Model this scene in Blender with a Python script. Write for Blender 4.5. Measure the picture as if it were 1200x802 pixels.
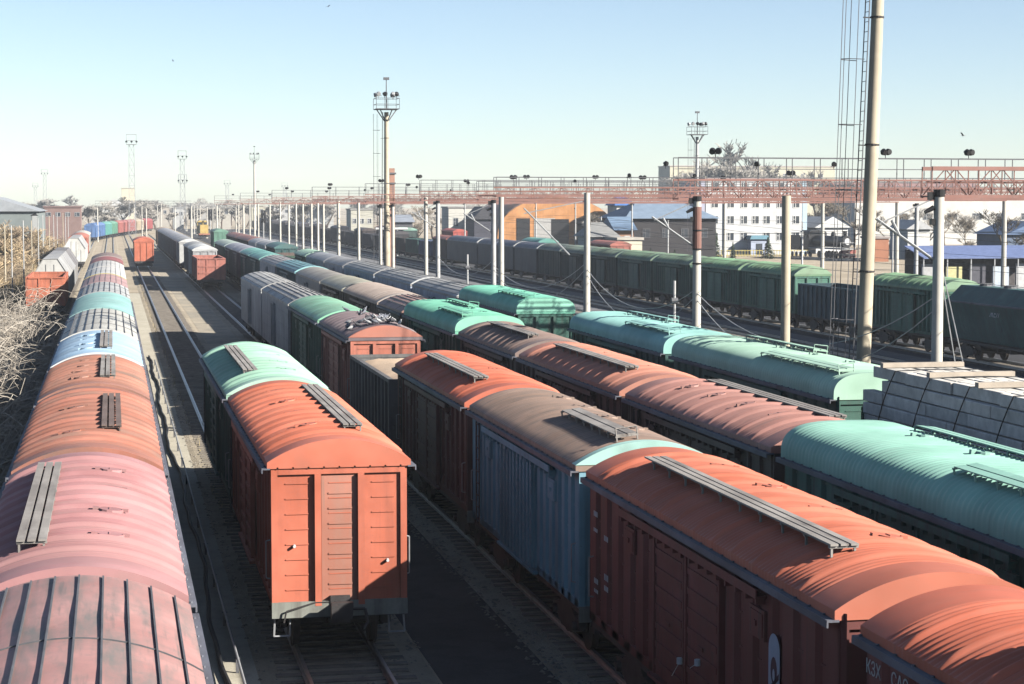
import bpy, bmesh, math, random
from mathutils import Vector, Matrix
R = math.radians
rnd = random.Random(7)
scene = bpy.context.scene
for o in list(bpy.data.objects):
    bpy.data.objects.remove(o)
COL = scene.collection

# ------------------------------------------------------------------ camera, sky, sun, exposure
PSI, PIT = R(11.34), R(3.948)
cam = bpy.data.objects.new('camera', bpy.data.cameras.new('camera'))
COL.objects.link(cam)
cam.location = (0, 0, 9.4)
cam.rotation_euler = (R(90) - PIT, 0, -PSI)
cam.data.sensor_width = 36
cam.data.lens = 70
cam.data.clip_start = 0.5
cam.data.clip_end = 9000
scene.camera = cam

SUN_FROM = Vector((6.0, -4.3, 3.9)).normalized()
SUN_EL = math.asin(SUN_FROM.z)
SUN_AZ = math.atan2(SUN_FROM.x, SUN_FROM.y)
world = bpy.data.worlds.new('World')
scene.world = world
world.use_nodes = True
wn = world.node_tree
sky = wn.nodes.new('ShaderNodeTexSky')
sky.sky_type = 'NISHITA'
sky.sun_disc = False
sky.sun_elevation = SUN_EL
sky.sun_rotation = SUN_AZ
sky.altitude = 0
sky.air_density = 0.68
sky.dust_density = 0.42
sky.ozone_density = 0.4
bg = wn.nodes['Background']
wn.links.new(sky.outputs[0], bg.inputs[0])
bg.inputs[1].default_value = 0.056
sun = bpy.data.objects.new('sun', bpy.data.lights.new('sun', 'SUN'))
COL.objects.link(sun)
sun.data.energy = 5.0
sun.data.angle = R(0.5)
sun.data.color = (1.0, 0.95, 0.87)
sun.rotation_euler = SUN_FROM.to_track_quat('Z', 'Y').to_euler()
sun.location = (60, -50, 60)
vs = scene.view_settings
vs.view_transform = 'Standard'
vs.look = 'None'
vs.exposure = 1.52
vs.gamma = 1.0
vs.use_curve_mapping = False
scene.render.engine = 'CYCLES'
scene.cycles.diffuse_bounces = 0
scene.cycles.max_bounces = 4

# ------------------------------------------------------------------ helpers
def px(x, Y):
    """X across the yard of a bearing at distance Y along the tracks (same scale as the site survey)."""
    a = PSI + math.atan((x - 600) / 2333.0 / math.cos(PIT))
    return Y * math.tan(a)

class MB:
    def __init__(s):
        s.v, s.f = [], []
    def add(s, vs_, fs):
        n = len(s.v)
        s.v += [tuple(p) for p in vs_]
        s.f += [tuple(i + n for i in q) for q in fs]
        return s
    def box(s, x0, x1, y0, y1, z0, z1):
        return s.add([(x0, y0, z0), (x1, y0, z0), (x1, y1, z0), (x0, y1, z0), (x0, y0, z1), (x1, y0, z1), (x1, y1, z1), (x0, y1, z1)],
                     [(0, 3, 2, 1), (4, 5, 6, 7), (0, 1, 5, 4), (1, 2, 6, 5), (2, 3, 7, 6), (3, 0, 4, 7)])
    def prism(s, prof, y0, y1):            # profile in x,z swept along y
        n = len(prof)
        vs_ = [(x, y0, z) for x, z in prof] + [(x, y1, z) for x, z in prof]
        fs = [(i, (i + 1) % n, n + (i + 1) % n, n + i) for i in range(n)]
        return s.add(vs_, fs + [tuple(range(n - 1, -1, -1)), tuple(range(n, 2 * n))])
    def prismx(s, prof, x0, x1):           # profile in y,z swept along x
        n = len(prof)
        vs_ = [(x0, y, z) for y, z in prof] + [(x1, y, z) for y, z in prof]
        fs = [(i, (i + 1) % n, n + (i + 1) % n, n + i) for i in range(n)]
        return s.add(vs_, fs + [tuple(range(n - 1, -1, -1)), tuple(range(n, 2 * n))])
    def tube(s, p, q, r0, r1=None, n=6, caps=True):
        p, q = Vector(p), Vector(q)
        r1 = r0 if r1 is None else r1
        d = (q - p)
        if d.length < 1e-6:
            return s
        d.normalize()
        a = d.orthogonal().normalized()
        b = d.cross(a)
        vs_ = []
        for c, r in ((p, r0), (q, r1)):
            for k in range(n):
                t = 2 * math.pi * k / n
                vs_.append(c + a * (r * math.cos(t)) + b * (r * math.sin(t)))
        fs = [(k, (k + 1) % n, n + (k + 1) % n, n + k) for k in range(n)]
        if caps:
            fs += [tuple(range(n - 1, -1, -1)), tuple(range(n, 2 * n))]
        return s.add(vs_, fs)
    def path(s, pts, r, n=6):
        for a, b in zip(pts, pts[1:]):
            s.tube(a, b, r, r, n)
        return s
    def beam(s, p, q, w, h):               # rectangular bar between two points
        p, q = Vector(p), Vector(q)
        d = (q - p).normalized()
        up = Vector((0, 0, 1)) if abs(d.z) < .95 else Vector((0, 1, 0))
        a = d.cross(up).normalized() * (w / 2)
        b = a.cross(d).normalized() * (h / 2)
        vs_ = [p - a - b, p + a - b, p + a + b, p - a + b, q - a - b, q + a - b, q + a + b, q - a + b]
        return s.add(vs_, [(0, 3, 2, 1), (4, 5, 6, 7), (0, 1, 5, 4), (1, 2, 6, 5), (2, 3, 7, 6), (3, 0, 4, 7)])
    def grid(s, rows):
        n, m = len(rows), len(rows[0])
        vs_ = [p for r in rows for p in r]
        fs = [(i * m + j, i * m + j + 1, (i + 1) * m + j + 1, (i + 1) * m + j) for i in range(n - 1) for j in range(m - 1)]
        return s.add(vs_, fs)
    def mesh(s, name, smooth=False, fix=True):
        me = bpy.data.meshes.new(name)
        me.from_pydata(s.v, [], s.f)
        if fix:
            bm = bmesh.new()
            bm.from_mesh(me)
            bmesh.ops.recalc_face_normals(bm, faces=bm.faces)
            bm.to_mesh(me)
            bm.free()
        if smooth:
            for p in me.polygons:
                p.use_smooth = True
            if hasattr(me, 'set_sharp_from_angle'):
                me.set_sharp_from_angle(angle=R(50))
        me.materials.append(None)
        return me

def obj(name, me, mat, parent=None, loc=(0, 0, 0), rot=(0, 0, 0), scl=(1, 1, 1)):
    if isinstance(me, MB):
        me = me.mesh(name)
    o = bpy.data.objects.new(name, me)
    COL.objects.link(o)
    o.material_slots[0].link = 'OBJECT'
    o.material_slots[0].material = mat
    o.location, o.rotation_euler, o.scale = loc, rot, scl
    if parent:
        o.parent = parent
    return o

def tag(o, label, cat, group=None):
    o['label'] = label
    o['category'] = cat
    if group:
        o['group'] = group
    return o

def thing(name, label, cat, loc=(0, 0, 0), rz=0, group=None):
    o = bpy.data.objects.new(name, None)
    COL.objects.link(o)
    o.location = loc
    o.rotation_euler = (0, 0, rz)
    o.empty_display_size = .3
    return tag(o, label, cat, group)

def struct(name, me, mat, kind='structure', parent=None):
    o = obj(name, me, mat, parent)
    o['kind'] = kind
    return o

# ------------------------------------------------------------------ materials
MATS = {}
ALB = .66                                      # common albedo scale of every painted or mineral surface
def alb(c):
    return tuple(v * ALB for v in c)

def base_mat(name):
    m = bpy.data.materials.new(name)
    m.use_nodes = True
    nt = m.node_tree
    return m, nt, nt.nodes['Principled BSDF']

def noise(nt, vec, scale, detail=4, rough=.6):
    n = nt.nodes.new('ShaderNodeTexNoise')
    n.inputs['Scale'].default_value = scale
    n.inputs['Detail'].default_value = detail
    n.inputs['Roughness'].default_value = rough
    nt.links.new(vec, n.inputs['Vector'])
    return n.outputs[0]

def ramp(nt, fac, a, b):
    r = nt.nodes.new('ShaderNodeMapRange')
    r.inputs[1].default_value = a
    r.inputs[2].default_value = b
    nt.links.new(fac, r.inputs[0])
    return r.outputs[0]

def mixc(nt, fac, a, b):
    m = nt.nodes.new('ShaderNodeMix')
    m.data_type = 'RGBA'
    for v, i in ((fac, 0), (a, 6), (b, 7)):
        if isinstance(v, (float, int)):
            m.inputs[i].default_value = v
        elif isinstance(v, tuple):
            m.inputs[i].default_value = (*v, 1)
        else:
            nt.links.new(v, m.inputs[i])
    return m.outputs[2]

def mul(nt, a, k):
    m = nt.nodes.new('ShaderNodeMath')
    m.operation = 'MULTIPLY'
    nt.links.new(a, m.inputs[0])
    if isinstance(k, (float, int)):
        m.inputs[1].default_value = k
    else:
        nt.links.new(k, m.inputs[1])
    return m.outputs[0]

def coords(nt, scale=(1, 1, 1), rand=True, world_space=False):
    tc = nt.nodes.new('ShaderNodeTexCoord')
    mp = nt.nodes.new('ShaderNodeMapping')
    mp.inputs['Scale'].default_value = scale
    src = tc.outputs['Object']
    if world_space:
        g = nt.nodes.new('ShaderNodeNewGeometry')
        src = g.outputs['Position']
    elif rand:
        oi = nt.nodes.new('ShaderNodeObjectInfo')
        sc = nt.nodes.new('ShaderNodeVectorMath')
        sc.operation = 'SCALE'
        sc.inputs[0].default_value = (37, 91, 53)
        nt.links.new(oi.outputs['Random'], sc.inputs[3])
        ad = nt.nodes.new('ShaderNodeVectorMath')
        nt.links.new(tc.outputs['Object'], ad.inputs[0])
        nt.links.new(sc.outputs[0], ad.inputs[1])
        src = ad.outputs[0]
    nt.links.new(src, mp.inputs[0])
    return mp.outputs[0]

def bump(nt, b, h, strength=.2, dist=.02):
    bp = nt.nodes.new('ShaderNodeBump')
    bp.inputs['Strength'].default_value = strength
    bp.inputs['Distance'].default_value = dist
    nt.links.new(h, bp.inputs['Height'])
    nt.links.new(bp.outputs[0], b.inputs['Normal'])

def paint(c, dirt=.35, dcol=(.16, .12, .10), rust=.25, rough=.62, kind='roof'):
    """weathered wagon paint: fading, soot or dust patches, streaks, rust specks"""
    key = ('paint', c, dirt, dcol, rust, rough, kind)
    if key in MATS:
        return MATS[key]
    c, dcol = alb(c), alb(dcol)
    m, nt, b = base_mat('wagon_paint')
    lo = coords(nt)
    st = coords(nt, (2.2, .35, 1.0) if kind == 'seam' else ((.45, 2.6, .6) if kind == 'roof' else (2.5, 3.2, .22)))
    fade = ramp(nt, noise(nt, lo, .55, 3), .35, .7)
    pale = tuple(min(.85, v * 1.1 + .02) for v in c)
    dark = tuple(v * .78 for v in c)
    col = mixc(nt, fade, dark, pale)
    streak = mul(nt, ramp(nt, noise(nt, st, 1.3, 5, .65), .44, .68), dirt)
    col = mixc(nt, streak, col, dcol)
    fine = mul(nt, ramp(nt, noise(nt, lo, 6, 6, .7), .5, .78), dirt * .6)
    col = mixc(nt, fine, col, dcol)
    sp = nt.nodes.new('ShaderNodeSeparateXYZ')
    nt.links.new(lo, sp.inputs[0])
    fl = nt.nodes.new('ShaderNodeMath')
    fl.operation = 'FLOOR'
    nt.links.new(mul(nt, sp.outputs['Y'], .49 if kind == 'roof' else 1.2), fl.inputs[0])
    wn_ = nt.nodes.new('ShaderNodeTexWhiteNoise')
    wn_.noise_dimensions = '1D'
    nt.links.new(fl.outputs[0], wn_.inputs['W'])
    col = mixc(nt, mul(nt, ramp(nt, wn_.outputs[0], .45, 1.0), .42), col, tuple(.62 * v + .38 * d for v, d in zip(dark, dcol)))
    drip = mul(nt, ramp(nt, noise(nt, coords(nt, (.5, 9, .35) if kind == 'roof' else ((9, .4, 1) if kind == 'seam' else (9, 9, .25))), 1.0, 3, .6), .56, .68), min(.75, dirt * 1.5 + .1))
    gate = ramp(nt, noise(nt, lo, .9, 2), .45, .6)
    col = mixc(nt, mul(nt, drip, gate), col, tuple(v * .8 for v in dcol))
    chip = mul(nt, ramp(nt, noise(nt, lo, 17, 4, .6), .66, .70), min(.8, rust * 2.2))
    col = mixc(nt, mul(nt, chip, ramp(nt, noise(nt, lo, .7, 2), .48, .6)), col, (.08, .045, .035))
    rs = mul(nt, ramp(nt, noise(nt, lo, 3.1, 8, .72), .60, .68), rust)
    col = mixc(nt, rs, col, (.11, .05, .03))
    nt.links.new(col, b.inputs['Base Color'])
    b.inputs['Roughness'].default_value = rough
    b.inputs['Specular IOR Level'].default_value = .3
    bump(nt, b, noise(nt, lo, 2.2, 3), .25, .015)
    MATS[key] = m
    return m

def plain(name, c, rough=.7, var=.25, scale=3., metal=0., world_space=False, spec=.3):
    key = (name, c, rough, var, scale, metal)
    if key in MATS:
        return MATS[key]
    c = alb(c)
    m, nt, b = base_mat(name)
    lo = coords(nt, world_space=world_space)
    f = ramp(nt, noise(nt, lo, scale, 5, .65), .3, .72)
    col = mixc(nt, f, tuple(v * (1 - var) for v in c), tuple(min(.9, v * (1 + var * .6)) for v in c))
    nt.links.new(col, b.inputs['Base Color'])
    b.inputs['Roughness'].default_value = rough
    b.inputs['Metallic'].default_value = metal
    b.inputs['Specular IOR Level'].default_value = spec
    MATS[key] = m
    return m

def ground_mat(name, c1, c2, c3, s1=.12, s2=1.2, s3=14., bstr=.5):
    c1, c2, c3 = alb(c1), alb(c2), alb(c3)
    m, nt, b = base_mat(name)
    w = coords(nt, world_space=True)
    col = mixc(nt, ramp(nt, noise(nt, w, s1, 5), .38, .64), c1, c2)
    col = mixc(nt, mul(nt, ramp(nt, noise(nt, w, s2, 6, .7), .48, .72), .6), col, c3)
    g = noise(nt, w, s3, 5, .75)
    col = mixc(nt, mul(nt, ramp(nt, g, .45, .75), .5), col, tuple(v * .5 for v in c1))
    nt.links.new(col, b.inputs['Base Color'])
    b.inputs['Roughness'].default_value = .95
    b.inputs['Specular IOR Level'].default_value = .1
    bump(nt, b, g, bstr, .05)
    return m

M_STEEL = plain('dark_steel', (.055, .05, .05), .65, .4)
M_WHEEL = plain('wheel_steel', (.08, .065, .055), .55, .4, metal=.3)
M_TREAD = plain('polished_tread', (.45, .44, .42), .3, .1, metal=.8)
M_RAIL = plain('rail_steel', (.62, .60, .58), .36, .25, metal=.75)
M_PLANK = paint((.36, .33, .30), .5, (.13, .11, .10), .1, .8, 'seam')
M_BROWNPLANK = paint((.19, .13, .11), .4, (.10, .08, .07), .2, .8, 'seam')
M_LEDGE = paint((.17, .18, .22), .5, (.07, .06, .06), .3, .7, 'seam')
M_GREYSILL = paint((.30, .31, .27), .6, (.10, .09, .08), .2, .8, 'side')
M_CONC = plain('pole_concrete', (.60, .57, .50), .85, .16, 1.1)
M_BEIGE = plain('pole_cream', (.54, .47, .35), .8, .2, .8)
M_POLEGREY = plain('pole_grey', (.50, .50, .49), .85, .2, 1.0)
M_GALV = plain('galvanised', (.42, .43, .44), .55, .2, metal=.3)
M_IRON = plain('iron_grey', (.13, .13, .14), .6, .3)
M_REDTRUSS = paint((.32, .15, .12), .45, (.26, .18, .16), .25, .75, 'side')
M_BLACK = plain('black_paint', (.018, .018, .02), .45, .4)
M_GLASS = plain('dark_glass', (.05, .06, .075), .15, .3, spec=.6)
M_WHITE = plain('white_paint', (.78, .77, .74), .7, .08)
M_BARK = plain('bark', (.13, .10, .075), .9, .3)
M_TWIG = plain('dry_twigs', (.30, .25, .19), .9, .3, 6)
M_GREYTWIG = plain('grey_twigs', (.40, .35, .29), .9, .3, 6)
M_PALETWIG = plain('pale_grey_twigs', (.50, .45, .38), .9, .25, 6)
M_FARTWIG = plain('hazed_twigs', (.52, .48, .42), .9, .25, 6)  # lightened so that distance haze is put into the twig colour
M_LETTER = plain('white_lettering', (.72, .72, .72), .7, .2, 8)
M_PIPESHADOW = plain('pipe_shadow_black', (.02, .02, .022), .6, .3)  # black of the strip that stands for the thin pipe's shadow

# ------------------------------------------------------------------ ground and tracks
g = MB().add([(-2500, -150, 0), (3200, -150, 0), (3200, 5000, 0), (-2500, 5000, 0)], [(0, 1, 2, 3)])
struct('ground', g.mesh('ground', fix=False), ground_mat('yard_dirt', (.44, .37, .27), (.58, .49, .37), (.30, .25, .19)))
def sheet(name, x0, x1, y0, y1, z, mat):
    return struct(name, MB().add([(x0, y0, z), (x1, y0, z), (x1, y1, z), (x0, y1, z)], [(0, 1, 2, 3)]).mesh(name, fix=False), mat)
M_PAVE = ground_mat('pale_concrete', (.54, .50, .40), (.63, .58, .47), (.36, .32, .25), .3, 1.6, 20, .25)
M_PAVE2 = ground_mat('grey_concrete', (.40, .36, .29), (.56, .48, .36), (.22, .2, .17), .25, 1.2, 18, .3)
M_SHADED_PAVE = ground_mat('shaded_paving', (.085, .082, .08), (.12, .115, .11), (.05, .05, .05), .3, 1.3, 18, .4)  # dark tone puts the shade between the rows into the near aisle's paving
M_BALLAST = ground_mat('ballast', (.16, .14, .12), (.23, .20, .17), (.09, .08, .07), .2, 2.5, 22, .9)
M_SANDBED = ground_mat('sandy_bed', (.42, .36, .27), (.56, .48, .36), (.26, .22, .18), .25, 1.6, 20, .8)
M_DARKBALLAST = ground_mat('oily_ballast', (.07, .07, .075), (.11, .11, .115), (.04, .04, .045), .06, .9, 20, .9)
M_PALEBALLAST = ground_mat('fresh_ballast', (.20, .20, .21), (.28, .28, .28), (.12, .12, .13), .1, 1.4, 20, .8)
sheet('concrete_path', 1.05, 3.15, 15, 215, .006, M_PAVE)
sheet('paved_aisle', 6.25, 8.55, 15, 92, .006, M_SHADED_PAVE)
sheet('concrete_aisle', 6.25, 8.55, 92, 320, .006, M_PAVE2)
sheet('yard_ballast', 22.6, 56, 20, 780, .004, M_DARKBALLAST)
sheet('dry_field', -120, -8.2, 40, 520, .004, ground_mat('dry_soil', (.33, .25, .15), (.46, .36, .22), (.22, .17, .11), .08, .6, 9, .8))

M_SLEEPER = plain('old_sleepers', (.24, .21, .175), .9, .45, 2.2, world_space=True)
def track(X, y0, y1, bed=M_BALLAST, sl=260):
    t = struct('railway_track', MB().prism([(X - 1.75, .0), (X + 1.75, .0), (X + 1.5, .035), (X - 1.5, .035)], y0, y1), bed)
    m = MB()
    y = y0
    while y < min(y1, sl):
        j = rnd.uniform(-.05, .05)
        m.box(X - 1.33 + j, X + 1.33 + j, y - .12, y + .12, .02, .062 + rnd.uniform(-.006, .008))
        y += .6
    if m.v:
        s = obj('sleepers', m, M_SLEEPER, t)
        s['kind'] = 'stuff'
    for sx in (-.795, .795):
        prof = [(-.065, .06), (.065, .06), (.065, .075), (.012, .09), (.012, .16), (.036, .17), (.036, .2), (-.036, .2), (-.036, .17), (-.012, .16), (-.012, .09), (-.065, .075)]
        obj('rail', MB().prism([(X + sx + a, b) for a, b in prof], y0, y1), M_RAIL, t)
    return t
ROWX = dict(L=-5.3, P=-.53, A=4.45, B=10.45, C=15.2, D=20.65, F=51.0)
track(ROWX['L'], 60, 520, M_SANDBED)
track(ROWX['P'], 8, 600, M_SANDBED)
track(ROWX['A'], 8, 640, M_SANDBED)
track(ROWX['B'], 8, 640, M_SANDBED)
track(ROWX['C'], 8, 640)
track(ROWX['D'], 8, 640)
for X in (30.2, 34.9, 39.6, 45.0, ROWX['F'], 57.5):
    track(X, 40, 760, M_DARKBALLAST, 200)
sheet('service_strip', 41.4, 43.3, 60, 700, .012, M_PALEBALLAST)
sheet('service_strip', 36.3, 38.1, 60, 700, .012, M_PALEBALLAST)
sheet('service_strip', 46.9, 48.7, 60, 700, .012, M_PALEBALLAST)

# ------------------------------------------------------------------ wagon parts
CACHE = {}
def cached(key, fn):
    if key not in CACHE:
        CACHE[key] = fn()
    return CACHE[key]

def arch(prof, hw, rise, n):
    pts = []
    if prof == 'arc':
        rr = (hw * hw + rise * rise) / (2 * rise)
        a0 = math.asin(hw / rr)
        for j in range(n + 1):
            a = -a0 + 2 * a0 * j / n
            pts.append((rr * math.sin(a), rr * math.cos(a) - rr + rise, math.sin(a), math.cos(a)))
    else:                                   # flat crown with round shoulders
        for j in range(n + 1):
            t = math.pi * (1 - j / n)
            c, s = math.cos(t), math.sin(t)
            x = hw * math.copysign(abs(c) ** .54, c)
            z = rise * abs(s) ** .82
            nx, nz = c, max(.05, s * 1.3)
            l = math.hypot(nx, nz)
            pts.append((x, z, nx / l, nz / l))
    return pts

ROOFZ = 4.02
def roof_height(prof, hw, rise, x):
    if prof == 'arc':
        rr = (hw * hw + rise * rise) / (2 * rise)
        return math.sqrt(max(0, rr * rr - x * x)) - rr + rise
    c = min(1, abs(x) / hw) ** (1 / .54)
    return rise * math.sqrt(max(0, 1 - c * c)) ** .82

def roof_mesh(L, kind, prof, hw, rise, hi):
    n = (28 if hi else 14)
    dy = {'rib': .027, 'fine': .03, 'seam': 1.2, 'broad': .12, 'smooth': 1.2}[kind]
    if not hi:
        dy = {'rib': .16, 'fine': 1.2, 'seam': 2.5, 'broad': .4, 'smooth': 3}[kind]
    ny = max(4, int(L / dy))
    pts = arch(prof, hw, rise, n)
    rows = []
    pitch = (L - 1.7) / max(1, round((L - 1.7) / 1.02))
    for i in range(ny + 1):
        y = -L / 2 + L * i / ny
        d = 0
        inner = abs(y) < L / 2 - .85
        if kind == 'rib':
            if inner:
                u = ((y + L / 2 - .85) / pitch) % 1.0
                w = abs(u - .5) * pitch
                rw = .095 if hi else .2
                if w < rw:
                    d += .075 * (.5 + .5 * math.cos(math.pi * w / rw))
                elif hi:
                    d += .017 * math.sin((w - rw) * 2 * math.pi / .15)
        elif kind == 'fine' and hi:
            d += .017 * math.sin(2 * math.pi * y / .2) if abs(y) < L / 2 - .25 else 0
        elif kind == 'broad':
            u = (y / 1.55) % 1.0
            d += .035 * max(0, math.cos((u - .5) * 2 * math.pi)) ** 2 if inner else 0
        sag = .012 * math.sin(y * 1.7 + L)
        row = [(-hw, y, -.13)]
        for x, z, nx, nz in pts:
            e = min(1, (hw - abs(x)) / .25 + .35)
            row.append((x + nx * d * e, y, z + nz * d * e + sag * (1 - abs(x) / hw)))
        row.append((hw, y, -.13))
        rows.append(row)
    m = MB().grid(rows)
    w = len(rows[0])
    m.f.append(tuple(range(w - 1, -1, -1)))
    k = (len(rows) - 1) * w
    m.f.append(tuple(range(k, k + w)))
    return m.mesh('roof', True)

def seams_mesh(L, prof, hw, rise, hi):
    m = MB()
    n = 8 if hi else 7
    for k in range(-n // 2, n // 2 + 1):
        x = k * (2 * hw * .82) / n + .06
        if abs(x) > hw * .93:
            continue
        z = roof_height(prof, hw, rise, x)
        sw = .011 if hi else .008
        m.box(x - sw, x + sw, -L / 2 + .12, L / 2 - .1, z - .02, z + (.034 if hi else .02))
    for y in ((-L / 4, L / 4) if hi else ()):
        pts = arch(prof, hw, rise, 20)
        for a, b in zip(pts, pts[1:]):
            m.beam((a[0], y, a[1] + .004), (b[0], y, b[1] + .004), .012, .03)
    return m.mesh('roof_seams')

def end_mesh(L, prof, hw, rise):             # painted band and tympanum at the near end
    m = MB()
    pts = arch(prof, hw + .012, rise + .012, 24)
    y0, y1 = -L / 2 - .015, -L / 2 + .30
    m.grid([[(x, y, z) for x, z, _, _ in pts] for y in (y0, y1)])
    n = len(pts)
    m.f.append(tuple(range(n)))
    return m.mesh('roof_end', True)

def board_mesh(L, wide=.115, n=3):
    m = MB()
    for k in range(n):
        x0 = (k - n / 2) * (wide + .035)
        m.box(x0, x0 + wide, -L / 2, L / 2, .10, .13)
    y = -L / 2 + .06
    w = n * (wide + .035) / 2
    while y < L / 2:
        m.box(-w, w - .03, y - .03, y + .03, .065, .098)
        m.box(-w + .02, -w + .05, y - .02, y + .02, -.22, .065)
        m.box(w - .09, w - .06, y - .02, y + .02, -.2, .065)
        y += 1.02
    return m.mesh('running_board')

def railing_walk_mesh(L):
    m = MB()
    for x0 in (-.21, .02):
        m.box(x0, x0 + .19, -L / 2, L / 2, .07, .095)
    y = -L / 2
    while y <= L / 2 + .01:
        m.box(-.24, .24, y - .02, y + .02, .035, .069)
        m.box(-.23, -.20, y - .018, y + .018, -.2, .035)
        m.box(.20, .23, y - .018, y + .018, -.2, .035)
        y += L / 7
    m.path([(-.22, -L / 2, .07), (-.22, -L / 2, .22), (.22, -L / 2, .22), (.22, -L / 2, .07)], .014, 5)
    return m.mesh('roof_walkway')

def hatch_mesh():
    m = MB()
    m.tube((0, 0, -.05), (0, 0, .035), .21, .19, 14)
    m.box(-.28, -.185, -.05, .05, -.04, .05)
    m.tube((-.02, -.09, .035), (-.02, .09, .035), .016, n=5)
    m.box(.17, .27, -.02, .02, .0, .05)
    return m.mesh('roof_hatch')

def sides(m, L, hw, z0, z1, stake_w, pitch, door, depth=.07, crease=True):
    nst = round((L - .5) / pitch)
    for s in (-1, 1):
        xo, xi = s * hw, s * (hw - depth)
        for k in range(nst + 1):
            y = -L / 2 + .25 + (L - .5) * k / nst
            if door and abs(y) < door + .12:
                continue
            w = stake_w / 2
            prof = [(y - w * 1.15, xi), (y - w * .8, xo), (y + w * .8, xo), (y + w * 1.15, xi)]
            m.add([(b, a, z0) for a, b in prof] + [(b, a, z1) for a, b in prof],
                  [(0, 1, 5, 4), (1, 2, 6, 5), (2, 3, 7, 6), (4, 5, 6, 7), (3, 2, 1, 0)])
        if crease:
            z = z0 + .45
            while z < z1 - .2:
                for a, b in ((-L / 2 + .3, -(door or .0) - .2), ((door or .0) + .2, L / 2 - .3)):
                    m.box(min(xi, xi + s * .018), max(xi, xi + s * .018), a, b, z - .02, z + .02)
                z += .52
        m.box(min(xi, xo), max(xi, xo) , -L / 2 + .02, L / 2 - .02, z0 - .003, z0 + .16)
        m.box(min(xi, xo), max(xi, xo), -L / 2 + .02, L / 2 - .02, z1 - .12, z1 + .003)

def ends(m, L, hw, z0, z1, posts=(-.44, .44)):
    for s in (-1, 1):
        yo, yi = s * L / 2, s * (L / 2 - .055)
        a, b = min(yo, yi), max(yo, yi)
        m.box(-hw, -hw + .13, a, b, z0, z1)
        m.box(hw - .13, hw, a, b, z0, z1)
        m.box(-hw + .13, hw - .13, a, b, z1 - .22, z1)
        for p in posts:
            m.box(p - .065, p + .065, min(yi, yo + s * .04), max(yi, yo + s * .04), z0 - .05, z1 - .22)
        xs = [-hw + .13] + [q for p in posts for q in (p - .065, p + .065)] + [hw - .13]
        for c0, c1 in zip(xs[::2], xs[1::2]):
            z = z0 + .28
            while z < z1 - .4:
                m.box(c0 + .16, c1 - .12, min(yi, yi + s * .016), max(yi, yi + s * .016), z - .011, z + .011)
                z += .31

def box_body(L, variant):
    m = MB()
    hw, z0, z1 = 1.38, 1.12, 3.98
    dp = .15 if variant == 'deep' else .07
    m.box(-hw + dp, hw - dp, -L / 2 + .055, L / 2 - .055, z0, z1)
    sw, pitch = {'wide': (.56, .86), 'thin': (.15, .78), 'mid': (.34, .62), 'deep': (.26, .66)}[variant]
    sides(m, L, hw, z0, z1, sw, pitch, 1.95, .15 if variant == 'deep' else .07)
    ends(m, L, hw, z0, z1)
    return m.mesh('body')

def door_mesh(rib=.32):                        # one leaf, centred on y=0, outer face towards -x
    m = MB()
    m.box(-.045, .02, -.94, .94, 1.2, 3.62)
    m.box(-.085, -.045, -.94, -.86, 1.2, 3.62)
    m.box(-.085, -.045, .86, .94, 1.2, 3.62)
    z = 1.36
    while z < 3.5:
        m.prismx([(-.80, z), (.80, z), (.80, z + .10), (-.80, z + .10)], -.078, -.045)
        z += rib
    m.box(-.10, -.078, -.12, .12, 2.2, 2.26)
    return m.mesh('door')

def perf_door_mesh():
    m = MB()
    m.box(-.045, .02, -.94, .94, 1.2, 3.62)
    for y in (-.86, -.48, -.1, .28, .66):
        m.box(-.10, -.045, y, y + .2, 1.2, 3.62)
        z = 1.3
        while z < 3.5:
            m.box(-.112, -.10, y + .05, y + .15, z, z + .07)
            z += .16
    return m.mesh('door')

def door_rail_mesh():
    m = MB()
    m.box(-.17, .0, -3.9, 3.9, 3.60, 3.635)
    m.box(-.17, -.145, -3.9, 3.9, 3.635, 3.74)
    y = -3.8
    while y < 3.9:
        m.prismx([(y - .03, 3.50), (y + .03, 3.50), (y + .03, 3.60), (y - .03, 3.60)], -.14, .0)
        y += .48
    m.box(-.12, .0, -2.1, 2.1, 1.10, 1.16)
    return m.mesh('door_rail')

def ledge_mesh(L):
    m = MB()
    m.box(-.15, .02, -L / 2 - .04, L / 2 + .04, -.02, .012)
    m.box(-.152, -.128, -L / 2 - .04, L / 2 + .04, -.09, -.02)
    y = -L / 2 + .3
    while y < L / 2:
        m.tube((-.07, y, .012), (-.07, y, .035), .025, n=6)
        y += .55
    return m.mesh('eave_ledge')

def grab_mesh():
    m = MB()
    m.path([(0, 0, 0), (-.09, 0, .02), (-.09, 0, .78), (0, 0, .80)], .014, 5)
    return m.mesh('grab_handle')

def ladder_mesh(h=2.6):
    m = MB()
    for y in (-.2, .2):
        m.tube((0, y, 0), (0, y, h), .018, n=5)
    k = .15
    while k < h:
        m.tube((0, -.2, k), (0, .2, k), .013, n=4)
        k += .3
    return m.mesh('ladder')

def side_hatch_mesh():
    m = MB()
    m.box(-.05, .01, -.34, .34, 0, .44)
    m.box(-.065, -.05, -.28, .28, .05, .39)
    m.box(-.09, -.065, -.05, .05, .18, .26)
    return m.mesh('side_hatch')

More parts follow.
